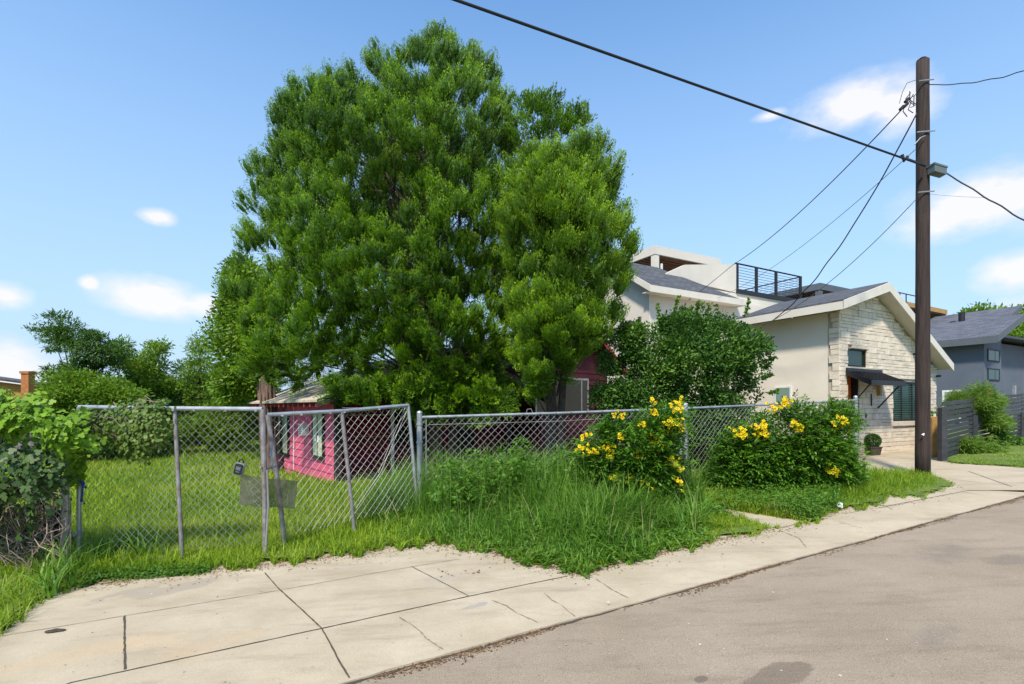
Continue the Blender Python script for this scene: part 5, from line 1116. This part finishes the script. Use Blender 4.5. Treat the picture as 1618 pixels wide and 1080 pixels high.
FB_ = [(1167,682,1.5),(1174,684,1.1),(1192,675,.9),(1205,675,1.4),(1202,682,1.1),(1207,685,.9),(1253,670,.8),(1262,675,.8),(1325,669,1.1),(1332,666,1.2),(1239,638,1.4),(1246,632,1.0),(1219,645,.8),(1317,742,1.5),(1316,748,1.5)]
bells('wide dense bush with few yellow flowers reaching the end post of the fence', [(1100,790),(1095,750),(1120,720),(1135,700),(1150,675),(1170,668),(1178,640),(1215,648),(1235,628),(1250,640),(1290,632),(1330,630),(1352,640),(1358,670),(1365,690),(1358,720),(1352,765),(1310,785),(1240,795),(1160,798)], 8.7, .8, 820, FB_, 1.15)

reseed(16)
# ---- vines and ivy on the left fence --------------------------------------------------------
VN = empty('climbing_vine', GY(60,5.9), 'bright green climbing vine heaped over the top of the left fence', 'vine')
yv = 5.55
top = [(-260,600),(-100,605),(0,612),(15,618),(45,635),(80,640),(118,640),(135,648),(142,668),(158,700),(150,712),(125,700),(118,712),(108,722),(95,730),(75,715),(60,710),(30,690),(0,695),(-260,720)]
p, nv = crown(ragged(top, 7), yv, .42, 620, fb=(.8,.1), amp=.18, freq=4, gap=.1, seed=4, inset=.02)
def vleaf(p, nv, k, ls, spread, m, par, nm, lo=0, hi=1, sh='lobed', up=.55):
    pos = np.repeat(p, k, 0)+rng.normal(0,spread,(len(p)*k,3)); nn_ = np.repeat(nv, k, 0)+np.array([0,-.35,up])+rng.normal(0,.35,pos.shape); d = rng.normal(0,.5,pos.shape)+np.array([.1,-.25,-.7])
    d -= nn_*(d*nn_).sum(1,keepdims=True)/(nn_*nn_).sum(1,keepdims=True); L = ls*rng.uniform(.55,1.25,len(pos))
    npmesh(nm, leaves(pos, d, nn_, L, L*.95, sh), lo+rng.random(len(pos))*(hi-lo), m, par)
vleaf(p, nv, 6, .060, .05, M_vine, VN, 'foliage', .0, 1)
IV = empty('ivy', GY(50,5.9), 'dull dark ivy hanging on the left fence below the bright vine', 'ivy')
mid = [(-260,680),(0,680),(40,690),(80,700),(105,725),(108,760),(100,800),(86,830),(70,800),(55,800),(40,850),(28,790),(10,800),(0,850),(-260,870)]
p, nv = crown(ragged(mid, 8), yv+.08, .38, 420, fb=(.8,.1), amp=.12, freq=4, gap=.12, seed=6, inset=.02)
vleaf(p, nv, 6, .066, .05, M_ivy, IV, 'foliage', 0, 1, up=.2)
back = [(-260,640),(150,650),(140,700),(112,760),(104,900),(60,920),(-260,960)]
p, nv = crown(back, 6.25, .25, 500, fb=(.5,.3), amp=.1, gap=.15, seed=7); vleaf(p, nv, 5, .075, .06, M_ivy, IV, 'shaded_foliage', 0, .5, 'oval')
# dead tangled stems below
TW = MB()
for k in range(80):
    x0 = random.uniform(-60,100); x1 = x0+random.gauss(0,35); x1 = min(x1, 112); y0 = random.uniform(755,800); y1 = random.uniform(840,945); dz_ = random.uniform(-.22,.12); pts = []; bow = random.gauss(0,30); bw2 = random.gauss(0,12)
    for i in range(9):
        t = i/8; pts.append(P(min(x0+(x1-x0)*t+bow*math.sin(t*3.14)+bw2*math.sin(t*9), 108+4*math.sin(k)), min(y0+(y1-y0)*t, 952), 5.65+dz_+.1*math.sin(t*5+k)))
    TW.tube(pts, random.uniform(.0022,.006), 5, cap=False)
for k in range(70):
    x0 = random.uniform(-20,105); y0 = random.uniform(770,910); a = random.uniform(0,6.3); l = random.uniform(30,80); pts = [P(min(x0+math.cos(a)*l*t+random.gauss(0,3),118), y0+math.sin(a)*l*t*.8+random.gauss(0,3), 5.6+random.uniform(-.1,.1)) for t in (0,.25,.5,.75,1)]; TW.tube(pts, random.uniform(.0015,.0035), 4, cap=False)
tag(TW.build('dead_stems', M_twig, origin=GY(50,5.7)), 'tangle of dry brown vine stems against the lower left fence', 'dead vine', kind=None)
B = MB(); a = GY(10,6.35); c = GY(98,6.3)
B.prism([a, c, c+Vector((0,0,.55)), (a+c)/2+Vector((0,0,.75)), a+Vector((0,0,.5))], (0,.04,0)); tag(B.build('scrap_board', M_pot, origin=a), 'dull brown scrap board standing behind the dead stems', 'board')
# scrubby creeper draped over the left leaf
CV = empty('creeper', GY(190,6.0), 'scrubby dull green creeper draped over the top of the left gate leaf', 'vine')
dr1 = [(120,655),(135,640),(165,638),(200,633),(240,630),(262,628),(270,645),(268,690),(272,705),(250,712),(232,735),(215,722),(195,728),(180,705),(160,700),(150,720),(135,705),(125,690)]
p, nv = crown(ragged(dr1, 6), 5.88, .20, 900, fb=(.6,.3), amp=.08, freq=6, gap=.35, seed=3, inset=.01); vleaf(p, nv, 4, .042, .035, M_scrub, CV, 'foliage', 0, 1, 'oval', .4)
B = MB()
for k in range(60):
    i, j = random.randrange(len(p)), random.randrange(len(p)); a, c = Vector(p[i]), Vector(p[j])
    if (a-c).length < .7: m_ = (a+c)/2+Vector((0,-.05,random.uniform(-.1,.2))); B.tube([a, a.lerp(m_,.6), m_, c.lerp(m_,.5), c], .0035, 4, cap=False)
for (x, y, s) in ((212,745,.9),(222,752,.8),(235,735,.9)): pass
B.build('stem', M_twig, CV)
p3 = np.array([P(118+random.uniform(-8,8), 700+random.uniform(-40,60), 5.85) for _ in range(130)]); vleaf(p3, np.tile([0,-1,0],(130,1)).astype(float), 4, .06, .03, M_vine, VN, 'post_leaves', .2, .9)

# ------------------------------------------------------------------ grass
reseed(17)
def scatter(n, x0, x1, y0, y1, f=lawn_mask, ymin=0):
    px = rng.uniform(x0, x1, n); py = rng.uniform(y0, y1, n); k = f(px, py); px, py = px[k], py[k]
    Y = EYE*F_/((py-HOR)+GR*(px-CX)); X = (px-CX)/F_*Y; k = (Y > 0) & (Y < 30); return px[k], py[k], X[k], Y[k]
def in_house(X, Y):
    dx, dy = X-pc.x, Y-pc.y; a = dx*U_.x+dy*U_.y; b_ = dx*Vv.x+dy*Vv.y; m1 = (a > -.02) & (b_ > -.16) & (a < 12) & (b_ < 6)
    dx, dy = X-8.03, Y-12.4; c_, s_ = math.cos(R_(29)), math.sin(R_(29)); a = dx*c_+dy*s_; b_ = -dx*s_+dy*c_; return m1 | ((a > -.05) & (b_ > -.6) & (a < 5.2))
def build_grass(name, X, Y, h, wd, lean, m, label, segs=3, rn=None, cat='grass', up=.0):
    k = ~in_house(X, Y); X, Y, h, wd, lean = X[k], Y[k], h[k], wd[k], lean[k]; n = len(X)
    base = np.stack([X, Y, gz(X, Y)-.005+up], 1); V = blades(base, h, rng.uniform(0, 2*np.pi, n), lean, wd, segs)
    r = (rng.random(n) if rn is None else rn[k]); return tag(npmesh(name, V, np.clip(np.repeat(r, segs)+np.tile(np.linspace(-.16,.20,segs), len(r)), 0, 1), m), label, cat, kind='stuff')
# yard lawn behind the gate
px, py, X, Y = scatter(150000, -400, 700, 690, 912); k = (Y > 5.4)
px, X, Y = px[k], X[k], Y[k]; n = len(X); patch = fn(np.stack([X,Y,X*0],1), .9, 3)
h = (.10+.06*patch+rng.exponential(.05,n))*np.where(Y > 8, 1.25, 1)
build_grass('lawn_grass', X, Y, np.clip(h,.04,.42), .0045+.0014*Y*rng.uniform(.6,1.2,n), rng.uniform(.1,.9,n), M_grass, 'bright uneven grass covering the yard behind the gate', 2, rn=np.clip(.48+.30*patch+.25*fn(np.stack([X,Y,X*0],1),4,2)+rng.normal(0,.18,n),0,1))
# back part, sampled in world space
n = 60000; X = rng.uniform(-20, 0, n); Y = rng.uniform(9, 23, n); k = (X/Y > -.95) & (X/Y < -.15); X, Y = X[k], Y[k]; patch = fn(np.stack([X,Y,X*0],1), .8, 3)
build_grass('far_lawn_grass', X, Y, np.clip(.14+.05*patch+rng.exponential(.05,len(X)),.05,.4), .004+.0016*Y, rng.uniform(.1,.9,len(X)), M_grass, 'pale sunlit grass in the far part of the yard', 2, rn=np.clip(.6+.35*patch+rng.normal(0,.2,len(X)),0,1))
# edge fringe along the gate and at far left
px, py, X, Y = scatter(26000, -300, 640, 840, 1020); ed = np.interp(px, BX, BY); k = (ed-py < 50) & (Y < 6.6); X, Y = X[k], Y[k]; n = len(X)
build_grass('edge_grass', X, Y, rng.uniform(.03,.13,n), rng.uniform(.005,.010,n), rng.uniform(.2,1.1,n), M_grass, 'short grass creeping over the concrete along the gate', 2)
px, py, X, Y = scatter(9000, -300, 135, 900, 1100); n = len(X)
build_grass('corner_grass', X, Y, rng.uniform(.08,.28,n), rng.uniform(.006,.012,n), rng.uniform(.2,1.0,n), M_grass, 'grass tufts at the foot of the overgrown left fence', 3)
# tall blades by the left gate post
bb_ = []; 
for (cx_, cy_, m_) in ((118,905,70),(165,890,70),(205,880,90),(230,885,60),(100,925,60),(80,940,40)):
    c = G(cx_, cy_); bb_.append(np.array(c)[None]+rng.normal(0,.07,(m_,3))*np.array([1,1,0]))
bs = np.concatenate(bb_); n = len(bs); tag(npmesh('tall_blades', blades(bs, rng.uniform(.22,.62,n), rng.uniform(0,6.28,n), rng.uniform(.2,.9,n), rng.uniform(.012,.024,n), 5), np.repeat(rng.random(n),5), M_tall), 'broad arching grass blades around the bottom of the left gate leaf', 'grass', kind='stuff')
# rank tall grass before and behind the front fence
def strip_mask(px, py): return lawn_mask(px, py) & (px > 560) & (px < 1118)
px, py, X, Y = scatter(44000, 560, 1118, 760, 915, strip_mask); k = (Y < 9.2); px, py, X, Y = px[k], py[k], X[k], Y[k]; n = len(X)
ed = np.interp(px, BX, BY); dd_ = np.clip((ed-py)/75, 0, 1); side = np.clip((px-560)/130, .12, 1)
h = (.15+.78*dd_**1.1)*side*rng.uniform(.45,1.15,n)*(1+.35*fn(np.stack([X,Y,X*0],1),3.5,1)); h = np.where(px > 1000, h*np.clip(1-(px-1000)/160,.3,1), h)
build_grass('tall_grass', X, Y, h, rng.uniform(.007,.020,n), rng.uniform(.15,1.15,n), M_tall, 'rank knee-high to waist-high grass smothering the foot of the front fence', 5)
n = 15000; X = rng.uniform(-2.6, 2.8, n); Y = rng.uniform(7.2, 10.2, n); hh = rng.uniform(.45,1.05,n)*np.clip((X+3.4)/1.6,.35,1); k = (X > -2.3+(Y-7.2)*.1); build_grass('yard_tall_grass', X[k], Y[k], hh[k], rng.uniform(.006,.012,n)[k], rng.uniform(.1,.7,n)[k], M_tall, 'tall seeding grass just inside the front fence', 4)
# broad arching blades among them
px, py, X, Y = scatter(2600, 600, 1110, 765, 900, strip_mask); n = len(X); ed = np.interp(px, BX, BY); dd_ = np.clip((ed-py)/75, 0, 1)
build_grass('broad_blades', X, Y, (.18+.75*dd_)*rng.uniform(.6,1.1,n), rng.uniform(.018,.032,n), rng.uniform(.3,1.4,n), M_tall, 'broad pale arching blades scattered through the tall grass', 6, rn=rng.uniform(.45,1,n))
# seed stalks
px, py, X, Y = scatter(700, 640, 930, 770, 850, strip_mask); n = len(X); build_grass('seed_stalks', X, Y, rng.uniform(.7,1.25,n), rng.uniform(.004,.007,n), rng.uniform(.05,.4,n), M_tall, 'thin pale seed stalks rising above the tall grass', 5)
px, py, X, Y = scatter(150, 600, 1100, 775, 880, strip_mask); n = len(X); build_grass('dry_stalks', X, Y, rng.uniform(.35,1.05,n), rng.uniform(.005,.009,n), rng.uniform(.1,.8,n), M_dry, 'straw coloured dry stalks among the tall grass', 5)
cw = []
for _ in range(40):
    c = GY(random.uniform(690,940), random.uniform(6.9,8.3)); hgt = random.uniform(.45,1.15); q = np.array(c)+rng.normal(0,.13,(46,3))*np.array([1,1,0])+np.stack([np.zeros(46),np.zeros(46),rng.uniform(.15,hgt,46)],1); cw.append(q)
cw = np.concatenate(cw); tag(npmesh('tall_weeds', pinnate(cw, rng.normal(0,.7,cw.shape)+np.array([0,-.2,.3]), 5, .11, .075, .038), np.tile(np.repeat(rng.random(40),46)*.6+rng.random(len(cw))*.4,5), M_weed), 'leafy upright weeds standing in the tall grass along the front fence', 'weeds', kind='stuff')
# arching clump right of the left bells bush
bb_ = []
for (cx_, cy_, m_) in ((1098,838,70),(1080,845,40),(1112,830,30)):
    c = G(cx_, cy_); bb_.append(np.array(c)[None]+rng.normal(0,.05,(m_,3))*np.array([1,1,0]))
bs = np.concatenate(bb_); n = len(bs); tag(npmesh('grass_clump', blades(bs, rng.uniform(.2,.75,n), rng.uniform(0,6.28,n), rng.uniform(.2,1.0,n), rng.uniform(.008,.015,n), 5), np.repeat(rng.random(n),5), M_tall), 'arching clump of long grass at the near end of the front walk', 'grass', kind='stuff')
# leafy weeds low in front
def weedmask(px, py):
    ed = np.interp(px, BX, BY); return lawn_mask(px, py) & (px > 745) & (px < 1120) & (ed-py < 62)
px, py, X, Y = scatter(4200, 745, 1120, 800, 912, weedmask); n = len(X); ed = np.interp(px, BX, BY); hh = .05+.26*np.clip((ed-py)/50,0,1)*np.clip(1-(px-940)/220,.25,1)
P0 = np.stack([X, Y, gz(X,Y)+hh*rng.uniform(.2,1.1,n)], 1); tag(npmesh('leafy_weeds', pinnate(P0, rng.normal(0,.7,(n,3))+np.array([0,-.2,.2]), 5, .07, .042, .030), np.tile(rng.random(n),5), M_weed), 'low leafy weeds spilling toward the pavement below the tall grass', 'weeds', kind='stuff')
n = 2600; px = rng.uniform(130,330,n); py = np.interp(px,BX,BY)-rng.uniform(-3,14,n); Yq = EYE*F_/((py-HOR)+GR*(px-CX)); Xq = (px-CX)/F_*Yq
P0 = np.stack([Xq, Yq, gz(Xq,Yq)+rng.uniform(.01,.05,n)], 1); tag(npmesh('creeping_weeds', pinnate(P0, rng.normal(0,.7,(n,3)), 3, .03, .026, .02), np.tile(rng.random(n),3), M_weed), 'small creeping weeds along the bottom rail of the left gate leaf', 'weeds', kind='stuff')
# kerb strip grass on the right
def kerbmask(px, py): return lawn_mask(px, py) & (px > 1085) & (px < 1526)
px, py, X, Y = scatter(60000, 1085, 1526, 738, 838, kerbmask); n = len(X); ed = np.interp(px, BX, BY); dd_ = np.clip((ed-py)/35,0,1); patch = fn(np.stack([X,Y,X*0],1), 2.2, 3)
h = (.06+.18*dd_)*rng.uniform(.4,1.2,n)*(1+.3*patch); h = np.where(px > 1480, h*.55, h)
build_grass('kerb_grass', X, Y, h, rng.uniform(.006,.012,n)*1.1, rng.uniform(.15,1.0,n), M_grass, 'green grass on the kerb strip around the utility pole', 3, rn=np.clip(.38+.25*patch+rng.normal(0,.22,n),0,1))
px, py, X, Y = scatter(5200, 1095, 1330, 770, 825, kerbmask); n = len(X); P0 = np.stack([X, Y, gz(X,Y)+rng.uniform(.03,.2,n)], 1); tag(npmesh('kerb_weeds', pinnate(P0, rng.normal(0,.7,(n,3))+np.array([0,0,.4]), 5, .06, .034, .02), np.tile(rng.random(n),5), M_weed), 'low feathery weeds on the kerb strip below the right flowering bush', 'weeds', kind='stuff')
# front edge grass of the tall strip
px, py, X, Y = scatter(32000, 560, 1230, 815, 915); ed = np.interp(px, BX, BY); k = (ed-py < 26) & (px < 1232); X, Y = X[k], Y[k]; n = len(X)
build_grass('verge_grass', X, Y, rng.uniform(.04,.16,n), rng.uniform(.005,.010,n), rng.uniform(.2,1.2,n), M_grass, 'short grass fringe where the verge meets the pavement', 3)
# neighbour's lawn
n = 26000; px = rng.uniform(1500, 1900, n); py = rng.uniform(690, 741, n); Yq = EYE*F_/((py-HOR)+GR*(px-CX)); Xq = (px-CX)/F_*Yq; k = (Yq < 17) & ~inpoly(px, py, DRIVE); Xq, Yq = Xq[k], Yq[k]; m_ = len(Xq)
b = MB(); q = [G(1497,729,.012), G(1618,740,.012), G(1900,760,.012), GY(1800,17,.012), GY(1490,15,.012)]; b.face(q, .5); tag(b.build('neighbour_lawn', M_lawn), kind='structure')
build_grass('neighbour_grass', Xq, Yq, rng.uniform(.04,.10,m_), rng.uniform(.010,.020,m_), rng.uniform(.2,1,m_), M_grass, 'neat strip of lawn in front of the black slat fence', 2)
# ------------------------------------------------------------------ litter
def bits(name, pts, sz, m, label, h=.004):
    pts = np.asarray(pts); n = len(pts); d = rng.normal(0,1,(n,3))*np.array([1,1,.12]); nv = np.array([0,0,1.0])+rng.normal(0,.25,(n,3)); L = sz*rng.uniform(.4,1.4,n)
    tag(npmesh(name, leaves(pts+np.array([0,0,h]), d, nv, L, L*rng.uniform(.3,.8,n), 'diamond'), rng.random(n), m), label, 'leaf litter', kind='stuff')
n = 9000; s = rng.uniform(-3, 12, n); t = rng.normal(-.035, .022, n)*(1+.5*np.sin(s*3)); gate_ = rng.random(n) < (.45+.45*np.sin(s*2.3+np.sin(s*5)))
s, t = s[gate_], np.minimum(t[gate_], -.003); pts = np.array([ST(a, c, -.043) for a, c in zip(s, t)]); bits('gutter_litter', pts, .020, M_litter, 'brown leaf litter gathered in the gutter along the road edge')
px = rng.uniform(130, 1520, 5000); py = np.interp(px, BX, BY)+rng.exponential(4.5, 5000)-3; Yq = EYE*F_/((py-HOR)+GR*(px-CX)); Xq = (px-CX)/F_*Yq
bits('edge_litter', np.stack([Xq, Yq, GR*Xq+.001], 1), .022, M_litter, 'dead leaves and crumbs of soil where the grass meets the concrete')
pts = [G(random.gauss(172,18), random.gauss(916,5), .012) for _ in range(260)]; bits('dead_leaves', pts, .035, M_dry, 'little heap of tan dead leaves at the bottom of the left gate leaf')
px = rng.uniform(0, 1618, 420); py = rng.uniform(790, 1080, 420); Yq = EYE*F_/((py-HOR)+GR*(px-CX)); Xq = (px-CX)/F_*Yq; st_ = (Xq-K0.x)*vd.x+(Yq-K0.y)*vd.y; zz = np.where(st_ < .0, -.044, 0)+GR*Xq
bits('grit', np.stack([Xq, Yq, zz+.001], 1), .016, M_pebble, 'scattered grit and crumbs on the road and pavement')
pts = [G(x+random.gauss(0,4), y+random.gauss(0,2), .006) for (x, y) in ((700,906),(712,908),(735,903),(756,904),(697,903)) for _ in range(5)]; bits('dark_leaves', pts, .03, M_litter, 'few curled dark leaves lying on the pavement slab')
